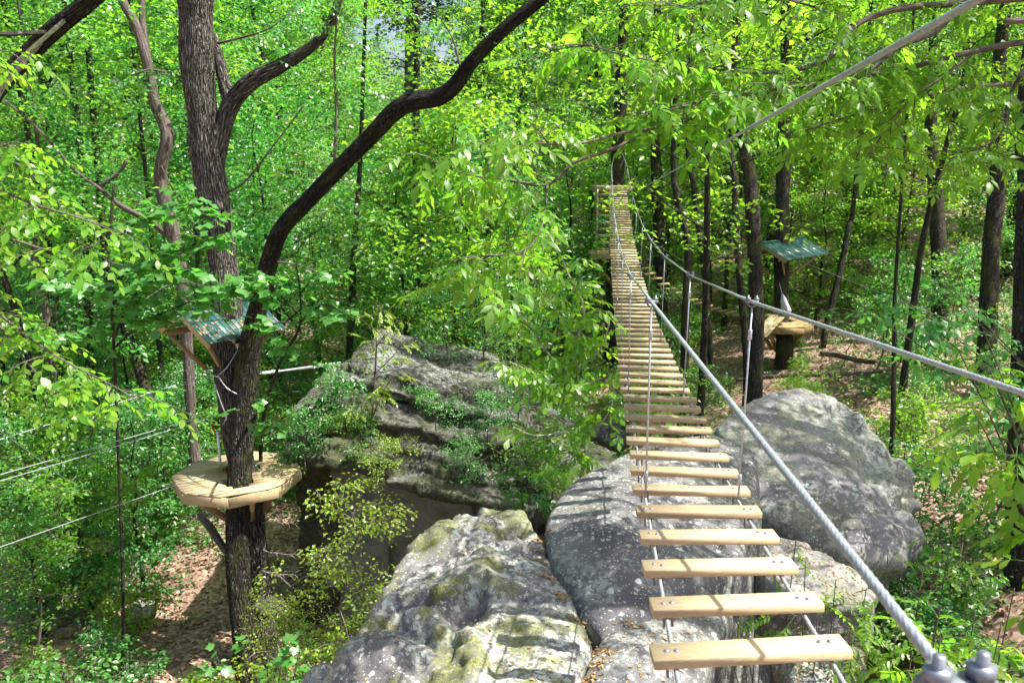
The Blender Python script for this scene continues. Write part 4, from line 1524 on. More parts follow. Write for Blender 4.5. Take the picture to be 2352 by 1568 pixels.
leafy(hk, tl, HICK, M['hickory_leaf'], M['bark_twig'], 330, 3, 29, (0.2, 0.6), 0.10, 0.25, (0.45, 0.95), 300, 0.4, 0.45, pitch=0.35, clear=((1270, 300, 1450, 700), (1285, 360, 1560, 900), (1620, 450, 1930, 900)))

# its higher boughs, above the picture, whose leaves dapple the boulders
mb = MB()
tl2 = []
for a, b in (((7.2, 6.5, 14.5), (3.6, 8.2, 15.2)), ((7.2, 6.5, 14.0), (4.4, 9.6, 14.8)), ((7.1, 6.5, 15.5), (5.2, 7.2, 17.0)), ((7.2, 6.5, 13.6), (6.6, 10.2, 14.6)), ((7.2, 6.5, 15.0), (8.6, 11.0, 16.0)), ((7.2, 6.5, 14.2), (2.9, 6.6, 15.0))):
    a, b = Vector(a), Vector(b)
    tl2.append(limb(mb, [(tuple(a), 0.05), (tuple(a.lerp(b, 0.35) + Vector((0, 0, 0.25))), 0.04), (tuple(a.lerp(b, 0.7) + Vector((0.1, 0.1, 0.2))), 0.025), (tuple(b), 0.01)], 6, 0.05, 0.15, 3, True))
mb.build('upper_boughs', M['bark_twig'], hk, True)['kind'] = 'stuff'
leafy(hk, tl2, HICK, M['hickory_leaf'], M['bark_twig'], 190, 3, 43, (0.3, 1.0), 0.15, 0.2, (0.7, 1.1), 0, 0.4, 0.4, pitch=0.3)

# sapling with pale twigs, left of the bridge
sb = P(1335, 1075, 12.0)
sb.z = sb.z - 0.7
sp = thing('sapling', 'sunlit sapling with pale twigs and round-tipped leaves just left of the bridge', 'tree', sb)
mb = MB()
tl = []
for pts in ([(1335, 1100, 12.0, 10), (1345, 1000, 11.8, 9), (1330, 900, 11.6, 8), (1322, 800, 11.4, 7), (1338, 740, 11.2, 6), (1340, 700, 11.1, 5), (1310, 640, 11.0, 4), (1290, 590, 10.9, 2)],
            [(1340, 960, 11.7, 6), (1290, 900, 11.3, 5), (1230, 860, 11.0, 4), (1170, 830, 10.8, 2)],
            [(1330, 900, 11.6, 6), (1250, 800, 11.3, 5), (1200, 730, 11.1, 4), (1140, 700, 10.9, 2)],
            [(1325, 850, 11.5, 6), (1380, 800, 11.2, 5), (1400, 740, 11.0, 3)],
            [(1345, 1000, 11.8, 6), (1390, 960, 11.3, 4), (1410, 900, 11.0, 3), (1395, 850, 10.9, 2)],
            [(1340, 970, 11.7, 5), (1300, 990, 11.3, 4), (1230, 1000, 11.0, 3), (1180, 980, 10.8, 2)],
            [(1322, 800, 11.4, 5), (1270, 700, 11.2, 4), (1230, 650, 11.1, 3), (1210, 600, 11.0, 2)],
            [(1345, 1030, 11.9, 5), (1310, 1050, 11.4, 4), (1260, 1080, 11.1, 2)]):
    tl.append(limb(mb, pts, 6, 0.06, 0.1))
mb.build('trunk', M['bark_dead'], sp, True)
leafy(sp, tl, OBO, M['warm_leaf'], M['bark_twig'], 170, 2, 37, (0.12, 0.4), 0.15, 0.2, (0.8, 1.25), 290, 0.5, 0.35)

# locust growing on the cliff
lb2 = P(850, 1020, 16.2)
lo = thing('locust_sapling', 'yellow-green feathery locust sapling growing on the face of the cliff', 'tree', lb2)
mb = MB()
tl = []
for pts in ([(850, 1080, 16.6, 6), (855, 960, 16.3, 5), (862, 850, 16.1, 4), (868, 740, 16.0, 3), (880, 700, 16.0, 2)],
            [(860, 860, 16.1, 3), (900, 820, 15.8, 2), (930, 780, 15.7, 2)], [(866, 780, 16.0, 3), (840, 740, 15.9, 2), (815, 725, 15.8, 2)],
            [(862, 800, 16.0, 3), (890, 760, 15.8, 2), (915, 735, 15.7, 2)],
            [(855, 980, 16.3, 3), (840, 930, 16.0, 2), (815, 935, 15.8, 2)], [(855, 960, 16.3, 3), (880, 900, 16.0, 2), (905, 860, 15.8, 2)]):
    tl.append(limb(mb, pts, 5, 0.05, 0.1))
mb.build('trunk', M['bark_twig'], lo, True)
leafy(lo, tl, LOCUST, M['yellow_leaf'], M['bark_twig'], 55, 2, 41, (0.1, 0.3), 0.3, 0.3, (0.8, 1.4), 110, 0.5, 0.3)


# ------------------------------------------------------------------ platforms and shelters
def octagon(r, rot):
    return [(r * math.cos(rot + math.pi / 8 + k * math.pi / 4), r * math.sin(rot + math.pi / 8 + k * math.pi / 4)) for k in range(8)]


def clip_x(poly, y):
    xs = []
    n = len(poly)
    for i in range(n):
        (x1, y1), (x2, y2) = poly[i], poly[(i + 1) % n]
        if (y1 - y) * (y2 - y) < 0:
            xs.append(x1 + (x2 - x1) * (y - y1) / (y2 - y1))
    return (min(xs), max(xs)) if len(xs) >= 2 else None


def platform(label, c, r, rot, trunks, board_dir, mat='lumber', brace_c=None, th=0.036, brace_r=0.3):
    """octagonal deck of boards round a trunk"""
    root = thing('tree_platform', label, 'platform', (c.x, c.y, c.z - 0.25))
    ux = Vector((math.cos(board_dir), math.sin(board_dir), 0))
    uy = Vector((-ux.y, ux.x, 0))
    poly = octagon(r, rot - board_dir)
    w, gap = 0.14, 0.003
    holes = [((Vector((t[0], t[1], 0)) - Vector((c.x, c.y, 0))).dot(ux), (Vector((t[0], t[1], 0)) - Vector((c.x, c.y, 0))).dot(uy), t[2]) for t in trunks]
    y = -r
    while y < r:
        a, b = clip_x(poly, y + 0.004), clip_x(poly, y + w - 0.004)
        if a and b:
            segs = [(a[0], a[1], b[0], b[1])]
            for hx, hy, hr in holes:
                ym = y + w / 2
                if abs(ym - hy) < hr:
                    dx = math.sqrt(hr * hr - (ym - hy) ** 2)
                    ns = []
                    for s in segs:
                        if min(s[0], s[2]) < hx - dx:
                            ns.append((s[0], min(s[1], hx - dx), s[2], min(s[3], hx - dx)))
                        if max(s[1], s[3]) > hx + dx:
                            ns.append((max(s[0], hx + dx), s[1], max(s[2], hx + dx), s[3]))
                    segs = ns
            for s in segs:
                if min(s[1] - s[0], s[3] - s[2]) < 0.06:
                    continue
                m = MB()
                vs, co = [], []
                o = random.uniform(0, 60)
                for z in (-th, 0):
                    for (xx, yy) in ((s[0], y), (s[1], y), (s[3], y + w - gap), (s[2], y + w - gap)):
                        vs.append(c + ux * xx + uy * yy + Vector((0, 0, z)))
                        co.append((xx + o, yy + o, z))
                m.add(vs, [(3, 2, 1, 0), (4, 5, 6, 7), (0, 1, 5, 4), (1, 2, 6, 5), (2, 3, 7, 6), (3, 0, 4, 7)], co)
                m.build('deck_board', M[mat], root)
        y += w
    pl = octagon(r - 0.022, rot)
    for k in range(8):
        a = Vector((pl[k][0], pl[k][1], 0)) + c
        b = Vector((pl[(k + 1) % 8][0], pl[(k + 1) % 8][1], 0)) + c
        m = MB()
        e = (b - a).normalized() * 0.002
        m.bar(a + e + Vector((0, 0, -th - 0.103)), b - e + Vector((0, 0, -th - 0.103)), 0.038, 0.20)
        m.build('rim_joist', M[mat], root)
    bc = brace_c or c
    for k in range(4):
        a = rot + math.pi / 4 + k * math.pi / 2
        dv = Vector((math.cos(a), math.sin(a), 0))
        m = MB()
        top = c + dv * (r * 0.8) + Vector((0, 0, -0.22))
        low = Vector((bc.x, bc.y, c.z)) + dv * (brace_r * 0.8) + Vector((0, 0, -1.1))
        m.bar(top, low, 0.085, 0.13)
        m.build('brace', M['lumber_old'], root)
        m = MB()
        m.bar(Vector((bc.x, bc.y, c.z - 0.18)) + dv * brace_r * 0.8, c + dv * (r * 0.9) + Vector((0, 0, -0.18)), 0.04, 0.14)
        m.build('joist', M['lumber_old'], root)
    return root


def shelter(label, c, ridge, a, b, rise, trunk_r, litter=0, drop=0.8):
    """gable roof with metal panels; c = middle of the ridge"""
    root = thing('shelter_roof', label, 'roof', (c.x, c.y, c.z - rise))
    u = Vector((math.cos(ridge), math.sin(ridge), 0))
    w = Vector((-u.y, u.x, 0))
    npan = 5
    for s in (-1, 1):
        sl = (w * s * b + Vector((0, 0, -rise)))
        sd = sl.normalized()
        L = sl.length
        nn = u.cross(sd)
        if nn.z < 0:
            nn = -nn
        pw = 2 * a / npan
        for k in range(npan):
            m = MB()
            cc = c + u * (-a + pw * (k + 0.5)) + sd * L / 2 + nn * (0.03 + 0.003 * (k % 2))
            m.box(cc, sd, u, nn, L / 2, pw / 2 + 0.012, 0.002)
            for q in (-0.5, -0.17, 0.17, 0.5):
                m.box(cc + u * pw * q + nn * 0.008, sd, u, nn, L / 2, 0.012, 0.007, 0.003)
            m.build('roof_panel', M['roof'], root)
        # rafters and boards
        for k in (-1, -0.33, 0.33, 1):
            m = MB()
            q = c + u * (a - 0.03) * k
            m.bar(q + nn * -0.045 + sd * 0.02, q + sd * (L - 0.03) + nn * -0.045, 0.038, 0.11 if abs(k) < 1 else 0.14, up=nn)
            m.build('rafter', M['lumber'], root)
        m = MB()
        q = c + sd * (L * 0.72) - nn * 0.16
        m.bar(q - u * (a - 0.08), q + u * (a - 0.08), 0.04, 0.12, up=nn)
        m.build('beam', M['lumber_old'], root)
        for k in (-1, 1):
            m = MB()
            q2 = c + sd * (L * 0.78) - nn * 0.2 + u * k * a * 0.82
            t = Vector((c.x, c.y, c.z - rise - drop)) + w * s * trunk_r * 0.9 + u * k * trunk_r * 0.5
            m.bar(q2, t, 0.045, 0.085)
            m.build('strut', M['lumber_old'], root)
        if litter:
            C = np.array([tuple(c + u * random.uniform(-a, a) + sd * L * random.uniform(0.1, 1) + nn * 0.037) for _ in range(litter)])
            rg = np.random.default_rng(5 + s)
            ang = rg.uniform(0, 6.28, litter)
            D = np.array([tuple(u * math.cos(x) + sd * math.sin(x)) for x in ang])
            V, T = scatter_quads(C, D, np.tile(np.array(nn), (litter, 1)), rg.uniform(0.04, 0.11, litter), rg.uniform(0.02, 0.05, litter), 0.1)
            o = link('fallen_leaves', mesh_np('fallen_leaves', V - np.array(org(root)), T, M['litter']), root)
            o['kind'] = 'stuff'
    m = MB()
    m.bar(c - u * a + Vector((0, 0, 0.04)), c + u * a + Vector((0, 0, 0.04)), 0.16, 0.012)
    m.build('ridge_cap', M['roof'], root)
    return root


M['litter'] = leaf_mat('fallen_leaf', (0.42, 0.27, 0.10), (0.2, 0.12, 0.03), 0.05, 0.2, (0.5, 1.3), 0.03)
pc = P(545, 1084, 16.6)
rt = P(556, 1075, 16.8)
ft = P(549, 1100, 16.1)
platform('octagonal pale timber deck round the twin-stemmed oak on the left', pc, 1.25, R(-12), [(rt.x, rt.y, 0.36), (ft.x, ft.y, 0.27)], R(25), 'lumber', rt, brace_r=0.35)
rc = P(500, 702, 16.6)
shelter('green metal gable roof with timber frame on the twin-stemmed oak', rc, R(52), 0.86, 0.98, 0.52, 0.36, 300)

# right hand tree with platform and roof
rb = P(1795, 900, 30.0)
rb.z = gz(rb.x, rb.y) - 0.1
ptree = thing('platform_tree', 'straight dark trunk carrying the right hand platform and green roof', 'tree', rb)
mb = MB()
limb(mb, [((rb.x, rb.y, rb.z - 0.2), 0.36), ((rb.x, rb.y, rb.z + 1), 0.30), (tuple(P(1795, 740, 30)), 0.27), (tuple(P(1796, 570, 30)), 0.25), (tuple(P(1800, 350, 30)), 0.26), (tuple(P(1806, 100, 30)), 0.2), (tuple(P(1800, -250, 30)), 0.12)], 12, 0.05, 0.4, 6, True)
mb.build('trunk', M['bark_dark'], ptree, True)
tm, cms = KIND['tall'][1]
link('crown', KIND['open'][1][1][2], ptree, Matrix.Translation((0.2, 0.2, 0.6)) @ Matrix.Scale(0.9, 4))
pc2 = P(1793, 738, 29.8)
tk = P(1795, 738, 30)
rp = platform('octagonal timber deck on the right hand tree, with a sloping board ramp', pc2, 1.15, R(5), [(tk.x, tk.y, 0.38)], R(10), 'lumber_old', tk, brace_r=0.33)
m = MB()
ra, rbb = P(1795, 718, 29.4), P(1742, 775, 27.6)
for k in range(4):
    off = Vector((0.15 * (k - 1.5), 0.03 * k, 0))
    m = MB()
    m.bar(ra + off, rbb + off, 0.145, 0.03)
    m.build('ramp_board', M['lumber'], rp)
m = MB()
m.bar(P(1760, 728, 29.2), P(1785, 725, 29.4), 0.2, 0.16)
m.build('step_block', M['lumber'], rp)
shelter('green metal gable roof with timber frame on the right hand tree', P(1796, 553, 30.0), R(42), 1.45, 1.1, 0.5, 0.34, 30, 0.75)
nt_ = thing('folded_net', 'folded pale lilac net hanging by the trunk over the right hand platform', 'net', P(1806, 725, 29.2))
mb = MB()
mb.tube([P(1790, 650, 29.2), P(1797, 678, 29.2)], 0.012, 5)
p, r = resample([P(1797, 676, 29.2), P(1800, 690, 29.2), P(1804, 705, 29.2), P(1808, 716, 29.2), P(1810, 722, 29.2)], [0.03, 0.12, 0.15, 0.17, 0.08], 0.05)
mb.tube(p, r, 10, 0.15, 3)
mb.build('netting', M['net'], nt_, True)

# far platform tree at the end of the bridge
fb = Vector((4.45, 35.4, gz(4.45, 35.4) - 0.1))
ftree = thing('platform_tree', 'straight pine trunk behind the far end of the plank bridge', 'tree', fb)
mb = MB()
limb(mb, [((fb.x, fb.y, fb.z - 0.3), 0.40), ((fb.x - 0.05, fb.y, 3), 0.33), ((fb.x - 0.05, fb.y, 7), 0.30), ((fb.x, fb.y, 12), 0.27), ((fb.x + 0.1, fb.y, 18), 0.2), ((fb.x + 0.2, fb.y, 24), 0.1)], 12, 0.05, 0.4, 6, True)
mb.build('trunk', M['bark_dark'], ftree, True)
link('crown', KIND['open'][2][1][2], ftree, Matrix.Translation((0.1, 0.1, 1.8)))
fp = thing('end_platform', 'upper timber landing at the far end of the plank bridge', 'platform', (4.3, 34.9, 9.4))
zt = EYE - 1.45
for k in range(9):
    m = MB()
    m.box((4.15 + random.gauss(0, 0.01), 34.45 + 0.145 * k, zt), (1, 0, 0), (0, 1, 0), (0, 0, 1), 0.78, 0.07, 0.018, 0.003)
    m.build('deck_board', M['lumber'], fp)
for s in (0, 1):
    m = MB()
    m.box((4.15, 34.36 + s * 1.36, zt - 0.09), (1, 0, 0), (0, 1, 0), (0, 0, 1), 0.78, 0.02, 0.1, 0.003)
    m.build('rim_joist', M['lumber'], fp)
for s in (-1, 1):
    m = MB()
    m.box((4.15 + 0.757 * s, 35.04, zt - 0.12), (0, 1, 0), (1, 0, 0), (0, 0, 1), 0.655, 0.019, 0.1, 0.003)
    m.build('rim_joist', M['lumber_old'], fp)
    m = MB()
    m.bar((4.15 + 0.6 * s, 34.6, zt - 0.2), (4.45 + 0.15 * s, 35.2, zt - 1.3), 0.08, 0.12)
    m.build('brace', M['lumber_old'], fp)
fl = thing('lower_platform', 'lower timber landing left of the far end of the bridge', 'platform', (3.9, 34.6, 6.6))
zl = EYE - 4.15
for k in range(9):
    m = MB()
    m.box((4.0 + random.gauss(0, 0.01), 34.1 + 0.145 * k, zl), (1, 0, 0), (0, 1, 0), (0, 0, 1), 0.75, 0.07, 0.018, 0.003)
    m.build('deck_board', M['lumber'], fl)
for s in (0, 1):
    m = MB()
    m.box((4.0, 34.0 + s * 1.36, zl - 0.1), (1, 0, 0), (0, 1, 0), (0, 0, 1), 0.75, 0.02, 0.11, 0.003)
    m.build('rim_joist', M['lumber'], fl)
for s in (-1, 1):
    m = MB()
    m.bar((4.0 + 0.6 * s, 34.2, zl - 0.2), (4.45 + 0.15 * s, 35.15, zl - 1.5), 0.09, 0.13)
    m.build('brace', M['lumber_old'], fl)
ld = thing('ladder', 'steep timber ladder stair between the two far landings', 'ladder', (3.75, 34.0, zl))
for s in (-1, 1):
    m = MB()
    m.bar((3.74 + 0.27 * s, 33.95, zl), (3.78 + 0.27 * s, 34.4, zt - 0.1), 0.06, 0.12, up=(0, -1, 0.2))
    m.build('stringer', M['lumber'], ld)
for k in range(9):
    f = (k + 0.7) / 9.5
    m = MB()
    m.box((3.74 + 0.04 * f, 33.93 + 0.45 * f, zl + (zt - 0.1 - zl) * f), (1, 0, 0), (0, 1, 0), (0, 0, 1), 0.25, 0.07, 0.045, 0.003)
    m.build('tread', M['lumber'], ld)

# swinging step walkway from the far tree to the right hand tree
wk = thing('step_walkway', 'string of small hanging wooden steps between the far tree and the right hand tree', 'walkway', P(1600, 668, 32))
wa, wb = P(1455, 598, 33.6), P(1745, 730, 29.6)
for k in range(17):
    f = (k + 0.5) / 17
    q = wa.lerp(wb, f) + Vector((0, 0, -0.5 * math.sin(math.pi * f) + random.gauss(0, 0.01)))
    m = MB()
    m.box(q, Vector((0.8, 0.6, random.gauss(0, 0.05))).normalized(), Vector((-0.6, 0.8, 0)), (0, 0, 1), 0.28, 0.07, 0.025, 0.004)
    m.build('step', M['lumber_old'], wk)
for s in (-1, 1):
    m = MB()
    m.tube([wa.lerp(wb, f / 20) + Vector((0.16 * s, 0.12 * s, -0.03 - 0.5 * math.sin(math.pi * f / 20))) for f in range(21)], 0.007, 5)
    m.build('cable', M['steel_dark'], wk)
    m = MB()
    m.tube([wa.lerp(wb, f / 20) + Vector((0.3 * s, 0.25 * s, 1.1 - 0.45 * math.sin(math.pi * f / 20))) for f in range(21)], 0.006, 5)
    m.build('hand_line', M['steel_dark'], wk)

# other cables
def wire(label, a, b, r=0.006, sag=0.0, mat='steel', seg=16):
    root = thing('zip_cable', label, 'cable', a)
    m = MB()
    m.tube([a.lerp(b, k / seg) + Vector((0, 0, -sag * 4 * (k / seg) * (1 - k / seg))) for k in range(seg + 1)], r, 8)
    m.build('wire_rope', M[mat], root, True)
    return root


wire('upper zip cable leaving the left edge from the oak below its roof', P(488, 858, 16.4), P(-120, 1046, 13.0), 0.006)
wire('middle left cable, upper of a close pair, ending at the left edge', P(470, 955, 16.4), P(-120, 1124, 12.5), 0.006)
wire('middle left cable, lower of a close pair, ending at the left edge', P(500, 955, 16.4), P(-120, 1140, 12.0), 0.006)
wire('lowest left cable crossing the saplings below the octagonal deck', P(470, 1090, 16.2), P(-120, 1298, 12.0), 0.006)
wire('left cable slanting down to the right across the paired cables', P(-120, 900, 14.0), P(300, 1210, 19.0), 0.006)
wire('thin cable running right from the right hand tree', P(1812, 590, 30.0), P(2500, 860, 17.0), 0.008)
wc = wire('cable with white sleeves running from the oak across the top of the cliff', P(580, 860, 16.2), P(1418, 742, 34.5), 0.008, 0.1, 'steel')
wa_, wb_ = P(580, 860, 16.2), P(1418, 742, 34.5)
m = MB()
m.tube([wa_.lerp(wb_, 0.013), wa_.lerp(wb_, 0.035)], 0.032, 8)
m.tube([wa_.lerp(wb_, 0.035), wa_.lerp(wb_, 0.13)], 0.0095, 8)
m.build('sleeve', M['white_sleeve'], wc, True)
# hardware on the oak
hw = thing('cable_anchor', 'galvanised anchor bracket and short slings on the oak under its roof', 'bracket', P(510, 880, 16.0))
m = MB()
for pts in ([(548, 800, 16.05), (520, 845, 15.9), (500, 862, 15.9)], [(500, 862, 15.9), (520, 890, 15.95), (545, 905, 15.95)], [(492, 880, 15.9), (506, 920, 15.9), (520, 960, 15.95), (512, 975, 15.95)], [(470, 850, 15.9), (490, 862, 15.9), (505, 868, 15.9)]):
    p, r = resample([P(*q) for q in pts], [0.012] * len(pts), 0.08)
    m.tube(p, r, 6)
m.build('sling', M['steel'], hw, True)
m = MB()
m.box(P(550, 797, 16.02), (1, 0, 0.3), (0, 1, 0), (-0.3, 0, 1), 0.05, 0.03, 0.08, 0.004)
m.build('plate', M['steel'], hw)
st = thing('red_strap', 'small red strap hanging on the left side of the oak above the deck', 'strap', P(489, 1000, 16.3))
m = MB()
m.tube([P(490, 968, 16.3), P(487, 985, 16.25), P(490, 1000, 16.2), P(492, 985, 16.25)], 0.015, 5)
m.build('webbing', M['red'], st)
pst = thing('pipe', 'pale grey pipe standing against the left side of the oak on its deck', 'pipe', P(500, 1066, 16.7))
m = MB()
m.tube([P(506, 1066, 16.6), P(500, 990, 16.6)], 0.028, 10)
m.build('tube', M['white_sleeve'], pst, True)

# ------------------------------------------------------------------ trees one can tell apart
def trunk_tree(label, pts, r_mat, crown=None, group=None, name='tree_trunk', cr_s=0.9, seed=0, ddz=0.0):
    """a tree whose trunk is traced from its base up"""
    b = P(pts[0][0], pts[0][1], pts[0][2])
    g = gz(b.x, b.y)
    root = thing('tree', label, 'tree', (b.x, b.y, g - 0.1), group)
    m = MB()
    p, r = vpath(pts)
    if p[0].z > g:
        p = [Vector((p[0].x, p[0].y, g - 0.3))] + p
        r = [r[0] * 1.25] + r
    top = p[-1]
    p.append(Vector((top.x + random.gauss(0, 0.3), top.y + random.gauss(0, 0.3), max(top.z + 4, 22))))
    r.append(r[-1] * 0.35)
    q, rr = resample(p, r, 0.4)
    m.tube(q, rr, 10, 0.06, seed)
    m.build('trunk', M[r_mat], root, True)
    if crown is not None:
        e = link('crown', KIND['open'][crown % 3][1][crown % 3], root)
        e.scale = (cr_s, cr_s, cr_s)
        e.rotation_euler = (0, 0, seed * 1.3)
        e.location = (0, 0, ddz)
    return root


trunk_tree('dark mottled trunk standing in front of the right hand platform', [(1733, 905, 22, 36), (1737, 700, 22, 34), (1728, 480, 22, 33), (1712, 340, 22, 30), (1700, 285, 22, 26), (1690, 100, 22, 20)], 'bark_dark', None, seed=2)
trunk_tree('large dark trunk at the right edge of the picture', [(2350, 1500, 11.5, 90), (2350, 1100, 11.5, 66), (2358, 700, 11.5, 58), (2368, 430, 11.5, 54), (2380, 100, 11.5, 50)], 'bark_dark', None, seed=3)
trunk_tree('thick shaded trunk behind the handrail cable at the far right', [(2265, 830, 24, 42), (2275, 600, 24, 38), (2290, 420, 24, 36), (2295, 150, 24, 30)], 'bark_dark', 3, seed=4, ddz=2)
trunk_tree('thick shaded trunk left of the far right one', [(2160, 770, 30, 40), (2158, 600, 30, 36), (2150, 460, 30, 32), (2140, 200, 30, 26)], 'bark_dark', 4, seed=5, ddz=2)
trunk_tree('thin leaning trunk right of the right hand platform', [(1888, 800, 31, 16), (1905, 720, 31, 15), (1930, 620, 31, 14), (1950, 520, 31, 12), (1965, 420, 31, 10)], 'bark_dark', 1, seed=6, ddz=1)
trunk_tree('thin upright sapling trunk on the litter right of the tall boulder', [(2048, 1035, 18, 12), (2052, 900, 18, 11), (2055, 760, 18, 10), (2060, 600, 18, 8)], 'bark_dark', None, seed=7)
trunk_tree('dark trunk just right of the plank bridge, beyond its middle', [(1572, 850, 27, 20), (1575, 700, 27, 19), (1580, 560, 27, 18), (1555, 450, 27, 16), (1548, 300, 27, 12)], 'bark_dark', None, seed=8)
trunk_tree('grey trunk with a sunlit edge, behind the right handrail', [(1520, 700, 36, 30), (1515, 560, 36, 28), (1510, 440, 36, 27), (1505, 250, 36, 22)], 'bark_dark', 3, seed=9)
trunk_tree('slim trunk between the bridge and the right hand platform', [(1632, 830, 29, 14), (1620, 640, 29, 15), (1602, 500, 29, 14), (1592, 420, 29, 13), (1580, 250, 29, 10)], 'bark_dark', None, seed=10)
trunk_tree('mottled forked trunk left of the dark trunk before the platform', [(1715, 860, 24, 16), (1700, 640, 24, 17), (1690, 520, 24, 16), (1688, 420, 24, 14), (1680, 250, 24, 10)], 'bark_dark', None, seed=11)
trunk_tree('leaning dark trunk with a sunlit foot, on the left forest floor', [(355, 955, 24, 24), (330, 880, 24, 24), (308, 810, 24, 23), (285, 740, 24, 22), (240, 560, 24, 18)], 'bark_dark', 1, seed=12)
trunk_tree('slim upright trunk right of the leaning dark trunk on the left', [(385, 955, 25, 14), (372, 860, 25, 13), (362, 740, 25, 12), (350, 560, 25, 10)], 'bark_dark', 2, seed=13)
trunk_tree('forked purple-brown trunk near the left edge', [(108, 740, 22, 16), (95, 650, 22, 15), (78, 590, 22, 14), (82, 530, 22, 12), (95, 400, 22, 9)], 'bark_pale', 3, seed=14)
trunk_tree('dark trunk beneath the left hand boughs, left of the tulip tree', [(210, 960, 27, 20), (205, 800, 27, 20), (200, 600, 27, 19), (195, 450, 27, 16)], 'bark_dark', 4, seed=15)
trunk_tree('dark trunk above the cliff, left of its top', [(803, 850, 27, 17), (808, 700, 27, 16), (812, 600, 27, 15), (820, 480, 27, 13), (830, 300, 27, 10)], 'bark_dark', 0, seed=16)
trunk_tree('dark trunk above the highest point of the cliff', [(968, 800, 30, 24), (966, 650, 30, 23), (960, 520, 30, 22), (955, 350, 30, 18)], 'bark_dark', None, seed=17)
trunk_tree('slender trunk above the right end of the cliff', [(1115, 850, 28, 14), (1118, 700, 28, 13), (1122, 560, 28, 12), (1120, 400, 28, 10)], 'bark_dark', 2, seed=18)
trunk_tree('dark trunk under the left zip cables', [(140, 1010, 24, 22), (128, 860, 24, 21), (118, 740, 24, 20), (110, 560, 24, 16)], 'bark_dark', 3, seed=19)
trunk_tree('sunlit pale trunk close behind the oak on its left', [(455, 900, 30, 13), (452, 800, 30, 13), (450, 700, 30, 12), (448, 500, 30, 11)], 'bark_pale', 4, seed=20)

# tall pine against the sky gap
pb = P(940, 500, 70)
pine = thing('pine_tree', 'tall grey pine trunk with dark tufts against the white sky at the top', 'tree', (pb.x, pb.y, gz(pb.x, pb.y) - 0.2))
m = MB()
q, rr = resample([Vector((pb.x, pb.y, gz(pb.x, pb.y) - 0.5)), P(938, 300, 70), P(941, 100, 70), P(942, -120, 70)], [0.5, 0.45, 0.38, 0.25], 1.0)
m.tube(q, rr, 10, 0.05, 3)
cents = []
rgp = random.Random(4)
for k in range(34):
    p0 = P(940, rgp.uniform(-60, 170), 70)
    a = rgp.uniform(0, 6.28)
    e = p0 + Vector((math.cos(a) * rgp.uniform(1, 3.4), math.sin(a) * rgp.uniform(1, 3), rgp.uniform(-0.3, 0.8)))
    m.tube([p0, (p0 + e) / 2 + Vector((0, 0, 0.2)), e], [0.09, 0.06, 0.02], 4)
    cents.append(tuple(e))
m.build('trunk', M['bark_pale'], pine, True)
V, T = spray_leaves(np.random.default_rng(3), np.array(cents), np.full(len(cents), 0.9), 70, 0.34, 0.45, 0.9)
link('crown', mesh_np('pine_crown', V - np.array(org(pine)), T, M['pine_leaf']), pine)

for (x, y, v, s_, lab) in ((14.5, 10.5, 1, 1.0, 'tall open-crowned tree outside the right edge beyond the hickory'), (9.4, 10.8, 2, 0.85, 'tall open-crowned tree whose bright top fills the upper right corner'),
                           (10.0, 20.5, 1, 0.72, 'bright leafy tree above the tall rounded boulder'), (4.7, 19.6, 2, 0.8, 'slim open-crowned tree rising between the bridge and the right hand platform'), (12.0, 19.0, 0, 0.8, 'bright leafy tree above the right slope'), (16.0, 24.0, 2, 0.9, 'bright leafy tree high at the right edge'), (-13.0, 22.0, 1, 0.8, 'bright leafy tree in the upper left corner')):
    plant('open', v, 2, x, y, s_, lab, 'tree', None, name='forest_tree')

# ------------------------------------------------------------------ the forest behind
random.seed(21)


def wood_label(kind, x, y, s=1.0, leaf=0):
    v = 1176 + 1900 * x / y
    marks = [(170, 'at the left edge'), (420, 'behind the crooked pale tree'), (640, 'behind the twin-stemmed oak'), (860, 'beyond the long oak limb'), (1080, 'above the top of the cliff'),
             (1340, 'behind the sunlit sapling by the bridge'), (1520, 'beyond the far end of the bridge'), (1700, 'between the bridge and the right hand platform'), (1900, 'behind the right hand green roof'),
             (2120, 'right of the right hand green roof'), (9999, 'at the right edge')]
    far = 'near' if y < 17 else 'midway' if y < 30 else 'further back' if y < 46 else 'far back' if y < 66 else 'farthest back'
    size = 'small' if s < 0.75 else 'large' if s > 1.05 else 'medium'
    return '%s %s %s, %s, %s' % (size, ('green', 'deep green', 'bright green', 'yellow-green')[leaf], kind, far, next(m for a, m in marks if v < a))


y = 40.0
row = 0
while y < 104:
    x = -0.66 * y - 4
    while x < 0.66 * y + 4:
        xx, yy = x + random.uniform(-1.8, 1.8), y + random.uniform(-2.2, 2.2)
        hx = xx / yy
        xx += 4.0 * (row % 2)
        hx = xx / yy
        gap = abs(hx + 0.125) < 0.075
        if visible_xy(xx, yy) and not (yy < 46 and 0.10 < hx < 0.16):
            side = 'L' if hx < 0.1 else 'R'
            leaf = random.choice((0, 1, 1, 2)) if side == 'L' else random.choice((0, 2, 2))
            sc_ = random.uniform(0.85, 1.15) if not gap else (10 + 0.10 * yy - gz(xx, yy)) / 23 * random.uniform(0.8, 1.0)
            plant('tall', random.randrange(5), leaf, xx, yy, sc_, wood_label('woodland tree', xx, yy, sc_, leaf), 'tree', 'trees of the background wood')
        x += 8.6 + row * 0.2
    y += 6.5
    row += 1

# understory between the trunks
UND = {'L': ('slender understory tree with layered leaves on the left side of the wood', 'understory trees left of the bridge'),
       'R': ('slender understory tree with layered leaves on the right side of the wood', 'understory trees right of the bridge')}
placed = []


